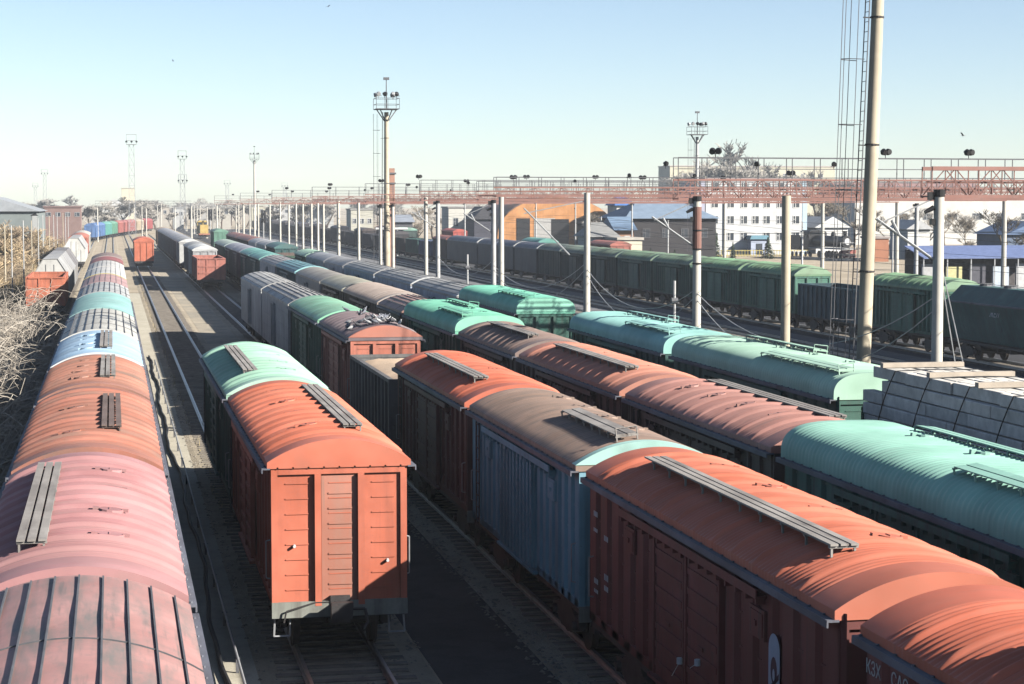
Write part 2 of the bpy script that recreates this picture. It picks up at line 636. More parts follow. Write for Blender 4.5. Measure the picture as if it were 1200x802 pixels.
def underframe_mesh(L):
    m = MB()
    m.box(-1.34, 1.34, -L / 2 + .03, L / 2 - .03, .98, 1.118)
    m.box(-.22, .22, -L / 2 + .1, L / 2 - .1, .66, .98)
    for s in (-1, 1):
        m.box(-1.32, 1.32, min(s * (L / 2 - .12), s * L / 2), max(s * (L / 2 - .12), s * L / 2), .82, 1.116)
    m.box(-1.1, 1.1, -.9, -.75, .7, .98)
    m.box(-1.1, 1.1, .75, .9, .7, .98)
    m.tube((.6, -.5, .78), (.6, .6, .78), .18, n=10)
    m.tube((-.7, -.35, .8), (-.7, .35, .8), .14, n=10)
    return m.mesh('underframe')

def coupler_mesh():                            # pointing to -y from the headstock
    m = MB()
    m.box(-.2, .2, -.06, .05, -.2, .22)
    m.box(-.11, .11, -.36, -.05, -.12, .12)
    m.prism([(-.2, -.16), (.2, -.16), (.22, .16), (-.22, .16)], -.5, -.33)
    m.box(-.24, -.10, -.62, -.46, -.14, .14)
    m.path([(.1, -.02, -.05), (.5, -.1, -.05), (.55, -.2, -.3), (.45, -.28, -.45)], .03, 6)
    m.path([(-.1, -.03, .1), (-.5, -.03, .1), (-1.1, -.1, -.05), (-1.15, -.1, -.28)], .018, 5)
    return m.mesh('coupler')

def bogie_mesh():
    m = MB()
    for s in (-1, 1):
        x0, x1 = s * .98, s * 1.12
        prof = [(-1.2, .42), (-1.2, .62), (-.75, .66), (-.45, .80), (.45, .80), (.75, .66), (1.2, .62), (1.2, .42), (.85, .40), (.45, .24), (-.45, .24), (-.85, .40)]
        m.prismx(prof, min(x0, x1), max(x0, x1))
        for y in (-.925, .925):
            m.tube((x1, y, .475), (x1 + s * .09, y, .475), .12, .10, 8)
    m.box(-1.05, 1.05, -.2, .2, .46, .68)
    for y in (-.925, .925):
        m.tube((-.98, y, .475), (.98, y, .475), .08, n=8)
    return m.mesh('bogie')

def wheel_mesh():
    m = MB()
    n = 24
    for r, x0, x1 in ((.475, -.06, .06), (.505, .06, .09), (.16, -.10, .11)):
        m.tube((x0, 0, 0), (x1, 0, 0), r, r, n)
    return m.mesh('wheel', True)

def add_running_gear(root, L, far):
    bm_ = cached('bogie', bogie_mesh)
    wm = cached('wheel', wheel_mesh)
    for s in (-1, 1):
        b = obj('bogie', bm_, M_STEEL, root, (0, s * (L / 2 - 2.3), 0))
        if far > 1:
            continue
        for x in (-.79, .79):
            for y in (-.925, .925):
                obj('wheel', wm, M_WHEEL, b, (x, y, .475), (0, 0, 0 if x > 0 else math.pi))
    obj('underframe', cached(('uf', L), lambda: underframe_mesh(L)), M_STEEL, root)
    if far < 2:
        cm = cached('coupler', coupler_mesh)
        obj('coupler', cm, M_STEEL, root, (0, -L / 2, 1.04))
        obj('coupler', cm, M_STEEL, root, (0, L / 2, 1.04), (0, 0, math.pi))

def far_body(L, hw, z0, z1, pitch):
    m = MB()
    m.box(-hw + .06, hw - .06, -L / 2 + .06, L / 2 - .06, z0, z1)
    n = max(3, round(L / pitch))
    for k in range(n + 1):
        y = -L / 2 + .12 + (L - .24) * k / n
        m.box(-hw, -hw + .06, y - .1, y + .1, z0, z1)
        m.box(hw - .06, hw, y - .1, y + .1, z0, z1)
    for x in (-hw + .08, -.44, .44, hw - .08):
        m.box(x - .07, x + .07, -L / 2, -L / 2 + .06, z0, z1)
    m.box(-hw + .01, hw - .01, -L / 2 - .004, -L / 2 + .06, z1 - .2, z1 + .002)
    return m.mesh('body')

def reefer_body(L, hi):
    m = MB()
    hw, z0, z1 = 1.44, 1.05, 3.98
    m.box(-hw, hw, -L / 2, L / 2, z0, z1)
    for s in (-1, 1):
        for z in ((1.3, 2.0, 2.7, 3.4) if hi else (1.3, 3.4)):
            m.box(min(s * hw, s * (hw + .02)), max(s * hw, s * (hw + .02)), -L / 2 + .1, L / 2 - .1, z - .03, z + .03)
        for x in (-.5, .5):
            m.box(x - .04, x + .04, min(s * L / 2, s * (L / 2 + .04)), max(s * L / 2, s * (L / 2 + .04)), z0, z1)
    return m.mesh('body')

def reefer_door():
    m = MB()
    m.box(-.06, .01, -1.0, 1.0, 1.3, 3.55)
    for y in (-1.0, .92):
        m.box(-.12, -.06, y, y + .08, 1.2, 3.62)
    m.box(-.11, -.06, -1.0, 1.0, 3.55, 3.63)
    m.box(-.1, -.06, -.03, .03, 1.3, 3.5)
    m.box(-.13, -.1, -.08, .08, 2.1, 2.3)
    return m.mesh('door')

def gondola_body(L, hw, z0, z1, pitch):
    m = MB()
    m.box(-hw, hw, -L / 2, L / 2, z0, z0 + .15)
    t = .05
    for s in (-1, 1):
        m.box(min(s * hw, s * (hw - t)), max(s * hw, s * (hw - t)), -L / 2, L / 2, z0 + .15, z1)
        m.box(-hw + t, hw - t, min(s * L / 2, s * (L / 2 - t)), max(s * L / 2, s * (L / 2 - t)), z0 + .15, z1)
        m.box(min(s * (hw + .09), s * (hw - t - .03)), max(s * (hw + .09), s * (hw - t - .03)), -L / 2 - .03, L / 2 + .03, z1, z1 + .12)
        m.box(-hw + t + .03, hw - t - .03, min(s * (L / 2 - t - .02), s * (L / 2 + .07)), max(s * (L / 2 - t - .02), s * (L / 2 + .07)), z1, z1 + .12)
        n = round(L / pitch)
        for k in range(n + 1):
            y = -L / 2 + .1 + (L - .2) * k / n
            m.box(min(s * hw, s * (hw + .09)), max(s * hw, s * (hw + .09)), y - .09, y + .09, z0, z1)
        for z in (.33, .66):
            zz = z0 + (z1 - z0) * z
            m.box(-hw + .05, hw - .05, min(s * L / 2, s * (L / 2 + .05)), max(s * L / 2, s * (L / 2 + .05)), zz - .06, zz + .06)
        for x in (-.5, .5):
            m.box(x - .05, x + .05, min(s * L / 2, s * (L / 2 + .06)), max(s * L / 2, s * (L / 2 + .06)), z0, z1)
    return m.mesh('body')

def profile_body(L, prof):
    m = MB().prism(prof, -L / 2, L / 2)
    for s in (-1, 1):
        y = s * L / 2
        for x in (-1.0, -.35, .35, 1.0):
            zt = 2.8 if abs(x) > .9 else 4.0
            m.box(x - .04, x + .04, min(y, y + s * .05), max(y, y + s * .05), 1.1, zt)
    return m.mesh('body')

def text_mesh(body, size):
    cu = bpy.data.curves.new('lettering', 'FONT')
    cu.body = body
    cu.size = size
    cu.extrude = .002
    o = bpy.data.objects.new('tmp', cu)
    COL.objects.link(o)
    dg = bpy.context.evaluated_depsgraph_get()
    me = bpy.data.meshes.new_from_object(o.evaluated_get(dg))
    bpy.data.objects.remove(o)
    me.materials.clear()
    me.materials.append(None)
    return me

TEXTROT = (R(90), 0, R(-90))                   # reads correctly on a wall facing -x

# ---- wagon kinds
def wagon(row, kind, y0, y1, roof, body, label, board=0, rtype='rib', prof='arc', variant='thin', endc=None,
          group=None, bmat=None, doors=True, dirt=.4, rust=.25, dcol=(.16, .12, .10), X=None, blen=None, rise=.44, sdirt=.4):
    if row == 'P':
        y0, y1 = y0 * 1.042, y1 * 1.042
    L = round(y1 - y0, 1)
    yc = (y0 + y1) / 2
    X = ROWX[row] if X is None else X
    dist = y0 if row != 'F' else y0 + 25
    far = 0 if dist < 100 else (1 if dist < 240 else 2)
    hi = dist < 112 or (row == 'F' and y0 < 210)
    nm = {'box': 'boxcar', 'seam': 'boxcar', 'reefer': 'refrigerator_wagon', 'gondola': 'gondola_wagon', 'hopper': 'hopper_wagon', 'gable': 'covered_hopper', 'flat': 'flat_wagon'}[kind]
    cat = {'gondola': 'gondola', 'hopper': 'hopper wagon', 'gable': 'hopper wagon', 'flat': 'flat wagon', 'reefer': 'reefer wagon'}.get(kind, 'boxcar')
    r = thing(nm, label, cat, (X, yc, .2), 0, group)
    rm = paint(roof, dirt, dcol, rust, .62, 'seam' if rtype == 'seam' else 'roof')
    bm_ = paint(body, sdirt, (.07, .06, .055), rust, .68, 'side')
    add_running_gear(r, L, far)
    hw = 1.46
    if kind in ('box', 'seam'):
        if far:
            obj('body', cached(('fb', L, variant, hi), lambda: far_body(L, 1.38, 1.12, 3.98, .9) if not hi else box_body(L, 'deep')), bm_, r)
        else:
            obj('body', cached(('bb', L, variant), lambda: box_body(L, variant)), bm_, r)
        if far < 2 and doors:
            dm = cached('pdoor', perf_door_mesh) if variant == 'mid' else cached('door', door_mesh)
            for s in ((-1,) if far else (-1, 1)):
                for dyy in (-.96, .96):
                    obj('door', dm, bm_, r, (s * 1.38, dyy, 0), (0, 0, 0 if s < 0 else math.pi))
                obj('door_rail', cached('drail', door_rail_mesh), bm_, r, (s * 1.38, 0, 0), (0, 0, 0 if s < 0 else math.pi))
        if not far:
            for s in (-1, 1):
                rz = 0 if s < 0 else math.pi
                obj('eave_ledge', cached(('ledge', L), lambda: ledge_mesh(L)), M_LEDGE, r, (s * 1.42, 0, ROOFZ - .13), (0, 0, rz))
                for q in (-1, 1):
                    obj('side_hatch', cached('shatch', side_hatch_mesh), bm_, r, (s * 1.38, q * 3.6, 2.98), (0, 0, rz))
                    obj('grab_handle', cached('grab', grab_mesh), M_GALV, r, (s * 1.38, q * (L / 2 - .3), 1.6), (0, 0, rz))
            if variant != 'wide':
                obj('ladder', cached('ladder', ladder_mesh), M_STEEL, r, (-1.44, L / 2 - 1.05, 1.1))
            m = cached('sill', lambda: MB().box(-1.385, 1.385, -.03, .03, .84, 1.16).mesh('end_sill'))
            obj('end_sill', m, M_GREYSILL, r, (0, -L / 2 - .005, 0))
        zr = ROOFZ
    elif kind == 'reefer':
        obj('body', cached(('rb', L, hi), lambda: reefer_body(L, hi)), bm_, r)
        if far < 2:
            for s in (-1, 1):
                obj('door', cached('rdoor', reefer_door), bm_, r, (s * 1.44, 0, 0), (0, 0, 0 if s < 0 else math.pi))
        zr, hw = 3.98, 1.45
    elif kind == 'gondola':
        obj('body', cached(('gb', L, far > 0), lambda: gondola_body(L, 1.44, 1.1, 3.3, .95)), bm_, r)
        return r
    elif kind == 'hopper':
        prof_ = [(-.95, 1.15), (.95, 1.15), (1.52, 3.35), (1.55, 3.45), (1.35, 3.6), (.55, 4.35), (-.55, 4.35), (-1.35, 3.6), (-1.55, 3.45), (-1.52, 3.35)]
        obj('body', cached(('hb', L), lambda: profile_body(L, prof_)), bm_, r)
        hm = cached('hophatch', lambda: MB().tube((0, 0, 4.33), (0, 0, 4.48), .4, .36, 12).box(-.5, .5, -.05, .05, 4.48, 4.53).mesh('hatch'))
        for k in (-1.5, -.5, .5, 1.5):
            obj('hatch', hm, M_IRON, r, (0, k * L / 4.4, 0))
        obj('side_ledge', MB().box(-1.66, -1.55, -L / 2, L / 2, 3.37, 3.47), M_LEDGE, r)
        return r
    elif kind == 'gable':
        prof_ = [(-1.55, 1.15), (1.55, 1.15), (1.55, 2.95), (.6, 4.45), (-.6, 4.45), (-1.55, 2.95)]
        obj('body', cached(('gab', L), lambda: profile_body(L, prof_)), bm_, r)
        m = MB()
        for a, b in (((-1.6, 2.93), (-.62, 4.48)), ((-.62, 4.48), (.62, 4.48)), ((.62, 4.48), (1.6, 2.93))):
            m.beam((a[0], 0, a[1]), (b[0], 0, b[1]), L + .1, .04)
        obj('roof', m, rm, r)
        return r
    elif kind == 'flat':
        m = MB().box(-1.4, 1.4, -L / 2, L / 2, 1.1, 1.3)
        obj('deck', m, bm_, r)
        sm = cached('stake', lambda: MB().box(-.06, .06, -.09, .09, 1.0, 2.1).box(-.08, .08, -.11, .11, .98, 1.28).mesh('stake'))
        k = -L / 2 + .7
        while k < L / 2:
            for s in (-1, 1):
                obj('stake', sm, M_STEEL, r, (s * 1.47, k, 0))
            k += (L - 1.4) / 5
        return r
    rk = rtype
    obj('roof', cached(('roof', L, rk, prof, hw, rise, hi), lambda: roof_mesh(L + .06, rk, prof, hw, rise, hi)), rm, r, (0, 0, zr))
    if rtype == 'seam' and far < 2:
        obj('roof_seams', cached(('seams', L, prof, hw, rise, hi), lambda: seams_mesh(L, prof, hw, rise, hi)), M_IRON, r, (0, 0, zr))
    if endc:
        obj('roof_end', cached(('rend', L, prof, hw, rise), lambda: end_mesh(L + .06, prof, hw, rise)), paint(endc, .15, dcol, .1), r, (0, 0, zr))
    if board and far < 2:
        bl = blen or L * .68
        for bx in (board if isinstance(board, tuple) else (board,)):
            z = zr + roof_height(prof, hw, rise, abs(bx) + .1)
            if rtype == 'fine':
                obj('roof_walkway', cached(('walk', round(L * .42, 1)), lambda: railing_walk_mesh(round(L * .42, 1))), bmat or rm, r, (bx, -L * .26 if bx < 0 else L * .16, z + .06), (0, math.copysign(.12, bx), 0))
            else:
                obj('running_board', cached(('board', round(bl, 1)), lambda: board_mesh(round(bl, 1))), bmat or M_PLANK, r, (bx, 0, z + .03))
        if hi:
            hm = cached('hatch', hatch_mesh)
            for q in (-1.5, -.5, .5, 1.5):
                hx = .45 if (board if not isinstance(board, tuple) else -1) < 0 else -.35
                obj('roof_hatch', hm, rm, r, (hx, q * L / 5.2, zr + roof_height(prof, hw, rise, hx)), (0, .12 * (1 if hx > 0 else -1), 0))
    return r

ORANGE = (.62, .17, .095)
RED = (.60, .15, .08)
SHADED_RED = (.19, .042, .036)  # wagon red darkened so the body walls carry their shade in the colour
MINT = (.33, .58, .43)
TEAL = (.19, .54, .42)
SHADED_TEAL = (.05, .17, .14)  # teal lowered so that wagon sides hold their shade in the colour
DGREEN = (.035, .12, .075)
BROWN = (.32, .15, .11)
GREY = (.42, .42, .41)
BLUEGREY = (.50, .57, .70)
WHITE = (.66, .66, .62)
SOOT = (.13, .11, .105)

# ---- row along the far left siding
LX = ROWX['L']
wagon('L', 'gondola', 163.5, 176.5, ORANGE, (.66, .20, .11), 'orange open gondola standing below the scrub at the near end of the left siding')
wagon('L', 'gable', 178, 193, GREY, (.74, .73, .69), 'white chamfer-ended hopper directly behind the orange gondola', dirt=.2, sdirt=.15)
wagon('L', 'gable', 194, 209, (.36, .36, .36), (.5, .5, .48), 'grey-roofed hopper second behind the orange gondola', dirt=.3, sdirt=.2)
wagon('L', 'gable', 210, 225, (.2, .19, .19), (.3, .29, .28), 'dark-roofed hopper third behind the orange gondola', dirt=.3)
wagon('L', 'gable', 288, 303, GREY, (.72, .71, .66), 'white hopper with bare wheels showing, standing past the gap in left siding', dirt=.2, sdirt=.15)
wagon('L', 'gable', 304, 319, GREY, (.6, .6, .57), 'grey-roofed hopper coupled behind the far white hopper', dirt=.25)
wagon('L', 'box', 320, 348, (.52, .17, .11), (.5, .15, .1), 'red boxcar behind the grey-roofed hopper on the left siding', rtype='smooth', endc=(.6, .2, .13))
wagon('L', 'box', 349, 377, (.66, .62, .54), (.6, .57, .5), 'cream round-roofed boxcar where the left siding starts to curve', rtype='smooth')
cv = [('blue', (.10, .22, .48), 107.5, 119, 505, 540), ('teal', (.12, .42, .36), 119.5, 127, 541, 562), ('green', (.13, .36, .24), 127.5, 134, 563, 582), ('red', (.45, .13, .11), 135, 145.5, 583, 612),
      ('dull red', (.40, .13, .12), 146.5, 156, 613, 638), ('beige', (.52, .42, .30), 157, 165.5, 639, 662), ('crimson', (.42, .08, .08), 166.5, 176, 663, 690)]
cvl = {'blue': 'bright blue boxcar at near end of the train on the far curve',
       'teal': 'teal boxcar between the blue and green ones on the far curve',
       'green': 'green boxcar between the teal and red ones on the far curve',
       'red': 'red boxcar beside the green one on the far curve',
       'dull red': 'dull red boxcar left of the beige one on the far curve',
       'beige': 'beige boxcar between two red ones on the far curve',
       'crimson': 'crimson boxcar last and farthest on the far curve'}
for nm, c, xa, xb, ya, yb in cv:
    a, b = Vector((px(xa, ya), ya)), Vector((px(xb, yb), yb))
    d = b - a
    L = round(d.length, 1)
    r = thing('boxcar', cvl[nm], 'boxcar', ((a.x + b.x) / 2, (a.y + b.y) / 2, .2), -math.atan2(d.x, d.y), 'train on the far curve')
    obj('body', far_body(L - .8, 1.45, 1.1, 4.0, 1.4), paint(c, .3, (.1, .09, .08), .15, .7, 'side'), r)
    obj('roof', roof_mesh(L - .8, 'smooth', 'arc', 1.46, .6, False), paint(tuple(v * .9 + .02 for v in c), .3), r, (0, 0, 4.0))
    add_running_gear(r, L - .8, 2)

# ---- left row with pink roofs
PK = (.45, .21, .21)
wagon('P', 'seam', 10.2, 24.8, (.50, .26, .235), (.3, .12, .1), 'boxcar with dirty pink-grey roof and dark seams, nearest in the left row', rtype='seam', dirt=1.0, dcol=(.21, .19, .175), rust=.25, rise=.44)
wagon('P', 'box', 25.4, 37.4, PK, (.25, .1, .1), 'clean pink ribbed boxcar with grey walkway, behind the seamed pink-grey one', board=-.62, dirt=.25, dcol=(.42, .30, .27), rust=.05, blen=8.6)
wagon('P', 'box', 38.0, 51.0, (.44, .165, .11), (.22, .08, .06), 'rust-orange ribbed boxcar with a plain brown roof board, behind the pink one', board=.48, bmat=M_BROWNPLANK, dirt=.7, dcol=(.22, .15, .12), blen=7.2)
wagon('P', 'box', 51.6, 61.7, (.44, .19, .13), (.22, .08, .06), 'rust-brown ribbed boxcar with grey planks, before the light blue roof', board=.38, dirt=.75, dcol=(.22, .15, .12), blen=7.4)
wagon('P', 'box', 62.3, 73.6, (.40, .60, .78), (.2, .3, .4), 'light blue roofed boxcar with white roof ends in the left row', rtype='broad', board=.3, endc=(.78, .80, .80), dirt=.25, dcol=(.55, .58, .6), rust=.05, blen=8)
wagon('P', 'seam', 74.2, 89.4, (.56, .55, .50), (.4, .4, .36), 'off-white seamed wagon between the light blue and pale teal roofs', rtype='seam', endc=(.7, .7, .66), dirt=.45, dcol=(.36, .34, .31))
wagon('P', 'box', 90, 106.2, (.27, .50, .47), (.1, .25, .22), 'pale teal roofed boxcar behind an off-white one in the left row', rtype='broad', dirt=.35, dcol=(.35, .42, .40))
wagon('P', 'seam', 106.8, 120, (.47, .48, .47), (.3, .3, .3), 'grey seamed wagon behind the pale teal roof in the left row', rtype='seam', dirt=.3, dcol=(.3, .29, .28))
wagon('P', 'seam', 120.6, 133.8, (.46, .27, .26), (.3, .15, .14), 'dusty pink seamed wagon in front of the yellow-banded white roof', rtype='seam', dirt=.4, dcol=(.36, .33, .32))
wagon('P', 'seam', 134.5, 150, (.64, .63, .60), (.5, .5, .48), 'white seamed wagon with a yellow band across its near roof end', rtype='seam', endc=(.62, .50, .12), dirt=.3, dcol=(.42, .40, .38))
wagon('P', 'seam', 150.7, 166.5, (.60, .59, .56), (.5, .5, .48), 'plain white seamed wagon just behind the yellow-banded one', rtype='seam', dirt=.3, dcol=(.42, .40, .38))
wagon('P', 'box', 167.3, 180, (.33, .10, .10), (.2, .06, .06), 'dark red roofed boxcar near the far end of the left row', rtype='broad', endc=(.2, .15, .14))
wagon('P', 'box', 180.7, 194, (.27, .20, .18), (.2, .14, .13), 'brown-grey boxcar last at the far end of the left row', rtype='broad', endc=(.5, .47, .42))

# ---- short orange row
r_or = wagon('A', 'box', 40.0, 53.8, ORANGE, (.62, .165, .09), 'bright orange boxcar whose lit end faces the camera in the middle aisle', board=.55, dirt=.22, dcol=(.40, .20, .14), rust=.1, blen=9.6, sdirt=.22)
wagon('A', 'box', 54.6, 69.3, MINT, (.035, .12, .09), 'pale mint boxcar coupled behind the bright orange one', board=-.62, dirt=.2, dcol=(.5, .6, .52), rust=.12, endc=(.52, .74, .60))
wagon('A', 'box', 290, 304, ORANGE, (.62, .17, .09), 'lone distant orange boxcar standing at the end of the empty middle track', rtype='smooth', dirt=.2, sdirt=.2)

# ---- near right row
r_kz = wagon('B', 'box', 8.8, 22.95, RED, SHADED_RED, 'red ribbed boxcar with white КЗХ lettering at the lower right corner', board=-.55, variant='wide', dirt=.25, dcol=(.40, .2, .15), rust=.08, blen=8)
r_r1 = wagon('B', 'box', 23.85, 37.5, ORANGE, (.19, .042, .036), 'large red boxcar with long walkway and white emblem panel, nearest whole on right', board=-.58, variant='wide', dirt=.22, dcol=(.38, .19, .14), rust=.08, blen=9.8)  # body red darkened for the shade on its left wall
r_bl = wagon('B', 'box', 38.4, 50.4, (.36, .24, .18), (.25, .50, .61), 'sky-blue sided boxcar with sooty brown roof between two red boxcars', board=-.3, rtype='fine', variant='mid', endc=(.45, .74, .66), dirt=.7, dcol=(.16, .14, .125), rust=.2, bmat=M_PLANK, sdirt=.15)
wagon('B', 'box', 51.2, 64.2, RED, (.15, .045, .04), 'dark-sided boxcar with orange roof, behind the sky-blue sided one', board=-.6, dirt=.2, dcol=(.38, .2, .15), rust=.08, blen=8.8)  # side red darkened as well, shade put into the colour
r_gd = wagon('B', 'gondola', 65.3, 76.3, GREY, (.17, .165, .16), 'grey open gondola between the pigeon-covered boxcar and dark-sided red boxcar')
r_pg = wagon('B', 'box', 77.3, 88.5, (.20, .15, .16), (.60, .20, .13), 'boxcar with orange end and dark ribbed roof covered in pigeons', dirt=.35, dcol=(.3, .27, .26), endc=(.64, .22, .14), doors=True)
wagon('B', 'box', 89.3, 104, (.26, .55, .37), DGREEN, 'green boxcar with stained bright green roof behind the pigeon car', rtype='broad', endc=(.32, .72, .48), dirt=.5, dcol=(.25, .26, .19))
wagon('B', 'reefer', 104.8, 123.4, (.50, .48, .45), (.46, .46, .46), 'pale grey refrigerator wagon coupled behind the bright green roofed boxcar', rtype='seam', dirt=.5, dcol=(.26, .23, .22))
wagon('B', 'reefer', 124.2, 143.8, (.55, .54, .51), (.55, .55, .54), 'whitish refrigerator wagon at the far end of the near right string', rtype='seam', dirt=.4, dcol=(.28, .26, .24))
wagon('B', 'gondola', 217, 231, ORANGE, (.66, .24, .18), 'salmon gondola with lit end heading the distant grey string')
wagon('B', 'box', 232, 246, (.66, .67, .66), (.5, .5, .5), 'white-topped wagon directly behind the salmon gondola', rtype='smooth', dirt=.15, endc=(.74, .75, .74))
wagon('B', 'box', 247, 261.5, GREY, (.16, .17, .2), 'grey-roofed wagon behind the white-topped one by the salmon gondola', rtype='smooth')
wagon('B', 'box', 279, 293, GREY, (.62, .62, .6), 'white-ended wagon after the gap in the distant grey string', rtype='smooth', endc=(.7, .7, .68))
for k in range(8):
    wagon('B', 'box', 294 + 15 * k, 308 + 15 * k, (.40, .41, .44), (.13, .14, .17), 'small grey-roofed wagon in the distant string beyond the white-ended one', group='distant grey-roofed wagons', rtype='smooth')
wagon('B', 'box', 416, 430, (.50, .38, .27), (.3, .2, .14), 'tan-topped wagon farthest along the distant grey string', rtype='smooth')

# ---- second right row, body colours darkened to put the side shade into them
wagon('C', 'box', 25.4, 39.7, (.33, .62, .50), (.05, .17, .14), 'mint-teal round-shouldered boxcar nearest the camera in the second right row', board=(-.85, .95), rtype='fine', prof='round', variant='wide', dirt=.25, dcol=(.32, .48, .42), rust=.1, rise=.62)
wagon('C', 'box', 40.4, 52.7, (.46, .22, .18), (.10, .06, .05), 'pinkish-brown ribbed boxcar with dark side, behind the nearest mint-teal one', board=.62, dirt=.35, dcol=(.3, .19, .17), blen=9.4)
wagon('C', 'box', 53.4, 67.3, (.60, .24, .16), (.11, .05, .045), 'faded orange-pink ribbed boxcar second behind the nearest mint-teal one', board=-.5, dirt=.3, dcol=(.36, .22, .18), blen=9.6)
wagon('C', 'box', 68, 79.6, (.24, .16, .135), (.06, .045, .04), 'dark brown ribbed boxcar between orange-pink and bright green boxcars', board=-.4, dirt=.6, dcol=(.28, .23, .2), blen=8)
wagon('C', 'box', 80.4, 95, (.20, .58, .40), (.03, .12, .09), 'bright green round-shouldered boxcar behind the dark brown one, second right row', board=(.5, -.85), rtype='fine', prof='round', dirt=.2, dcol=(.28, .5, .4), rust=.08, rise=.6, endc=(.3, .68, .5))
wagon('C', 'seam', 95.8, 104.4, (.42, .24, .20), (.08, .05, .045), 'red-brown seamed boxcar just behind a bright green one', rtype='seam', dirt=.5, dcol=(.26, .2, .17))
wagon('C', 'box', 105, 121, (.36, .29, .25), (.1, .08, .07), 'brown-beige ribbed boxcar between khaki and red-brown roofs', dirt=.5, dcol=(.4, .34, .3), endc=(.52, .45, .4))
wagon('C', 'box', 121.7, 134.5, (.42, .40, .30), (.1, .09, .08), 'khaki roofed boxcar in the second right row', rtype='broad', dirt=.4, dcol=(.4, .36, .3), endc=(.55, .53, .43))
wagon('C', 'reefer', 135.2, 153, (.38, .35, .30), (.27, .29, .31), 'grey-brown smooth wagon with cyan-ended wagon behind it', rtype='smooth', dirt=.4)
wagon('C', 'seam', 153.8, 172, (.19, .42, .47), (.06, .17, .2), 'blue-teal seamed wagon with bright cyan roof end', rtype='seam', endc=(.38, .72, .74), dirt=.3)
wagon('C', 'reefer', 172.6, 191, (.52, .50, .48), (.42, .43, .46), 'pale grey reefer between blue-teal and plain teal wagons', rtype='seam', dirt=.3)
wagon('C', 'box', 191.7, 206, (.22, .54, .48), (.04, .13, .13), 'plain teal boxcar next to the pale grey reefer in second right row', rtype='smooth', dirt=.2)
wagon('C', 'box', 206.7, 221, (.20, .50, .44), (.04, .12, .12), 'plain teal boxcar farther from the pale grey reefer', rtype='smooth', dirt=.2)
wagon('C', 'box', 221.7, 236, (.42, .42, .47), (.12, .11, .14), 'lilac-grey roofed boxcar touching a plain teal one', rtype='smooth', dirt=.2)
wagon('C', 'box', 236.7, 251, (.40, .41, .46), (.11, .11, .13), 'lilac-grey roofed boxcar next to the pale green last one', rtype='smooth', dirt=.2)
wagon('C', 'box', 252, 277, (.48, .58, .50), (.05, .12, .09), 'pale green-white roofed long boxcar last in the second right row', rtype='smooth', endc=(.6, .72, .64))

# ---- third right row, next to the masts
r_fl = wagon('D', 'flat', 35.8, 49.8, GREY, (.1, .09, .08), 'flat wagon with stakes loaded with a grey beam stack')
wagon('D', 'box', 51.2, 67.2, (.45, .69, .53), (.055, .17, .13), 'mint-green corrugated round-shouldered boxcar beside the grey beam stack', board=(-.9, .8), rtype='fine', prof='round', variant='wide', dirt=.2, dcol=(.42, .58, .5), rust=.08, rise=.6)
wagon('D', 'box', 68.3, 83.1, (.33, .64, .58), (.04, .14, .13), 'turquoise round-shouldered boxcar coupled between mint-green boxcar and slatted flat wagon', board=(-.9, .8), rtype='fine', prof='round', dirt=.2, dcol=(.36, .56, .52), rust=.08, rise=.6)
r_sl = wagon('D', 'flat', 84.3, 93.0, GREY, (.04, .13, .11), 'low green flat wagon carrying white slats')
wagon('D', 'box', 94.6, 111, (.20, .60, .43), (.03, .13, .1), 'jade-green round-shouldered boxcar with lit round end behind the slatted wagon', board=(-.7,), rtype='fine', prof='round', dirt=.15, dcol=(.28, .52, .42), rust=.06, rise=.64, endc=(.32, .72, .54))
GR = (.44, .43, .41)
r_g1 = wagon('D', 'reefer', 112, 129, GR, BLUEGREY, 'blue-grey smooth wagon nearest to the jade-green boxcar', rtype='seam', dirt=.35, endc=(.66, .67, .66), dcol=(.28, .27, .26))
r_g2 = wagon('D', 'reefer', 129.8, 148, GR, BLUEGREY, 'blue-grey smooth wagon with white graffiti tag on its side', rtype='seam', dirt=.35, endc=(.66, .67, .66), dcol=(.28, .27, .26))
wagon('D', 'reefer', 148.8, 168.5, GR, (.40, .46, .56), 'darker blue-grey wagon behind the graffiti-tagged one', rtype='seam', dirt=.4, dcol=(.28, .27, .26))
wagon('D', 'reefer', 169.2, 184, (.40, .40, .40), (.38, .44, .54), 'blue-grey wagon two behind the graffiti-tagged one', rtype='smooth')
wagon('D', 'reefer', 184.7, 202, (.40, .42, .45), (.36, .40, .46), 'pale blue-grey wagon next to the light green boxcar', rtype='smooth')
wagon('D', 'box', 203, 215, (.42, .64, .48), (.05, .12, .08), 'light green roofed boxcar beside the open green gondola', rtype='smooth', dirt=.15)
wagon('D', 'gondola', 215.8, 226.5, GREY, (.06, .15, .09), 'open green gondola between light green boxcar and brown gondola')
wagon('D', 'gondola', 227.2, 241, GREY, (.17, .12, .10), 'open brown gondola beside the open green one')
wagon('D', 'box', 242, 256, (.08, .22, .22), (.04, .13, .13), 'dark teal boxcar behind the open brown gondola', rtype='smooth')
wagon('D', 'reefer', 257, 273, (.58, .58, .58), (.45, .47, .5), 'light grey wagon next to the dark teal boxcar', rtype='smooth')
wagon('D', 'reefer', 274, 289, (.53, .54, .56), (.42, .44, .48), 'light grey wagon next to the brown-red roofs', rtype='smooth')
wagon('D', 'box', 290, 318, (.34, .15, .12), (.06, .04, .04), 'brown-red roofed long wagon beside the light grey ones', rtype='smooth')
wagon('D', 'box', 319, 347, (.32, .14, .115), (.06, .04, .04), 'brown-red roofed long wagon farther along the third right row', rtype='smooth')
wagon('D', 'box', 389, 403, (.14, .30, .22), (.16, .36, .26), 'lone green boxcar with lit end at the far middle of the yard', rtype='smooth')

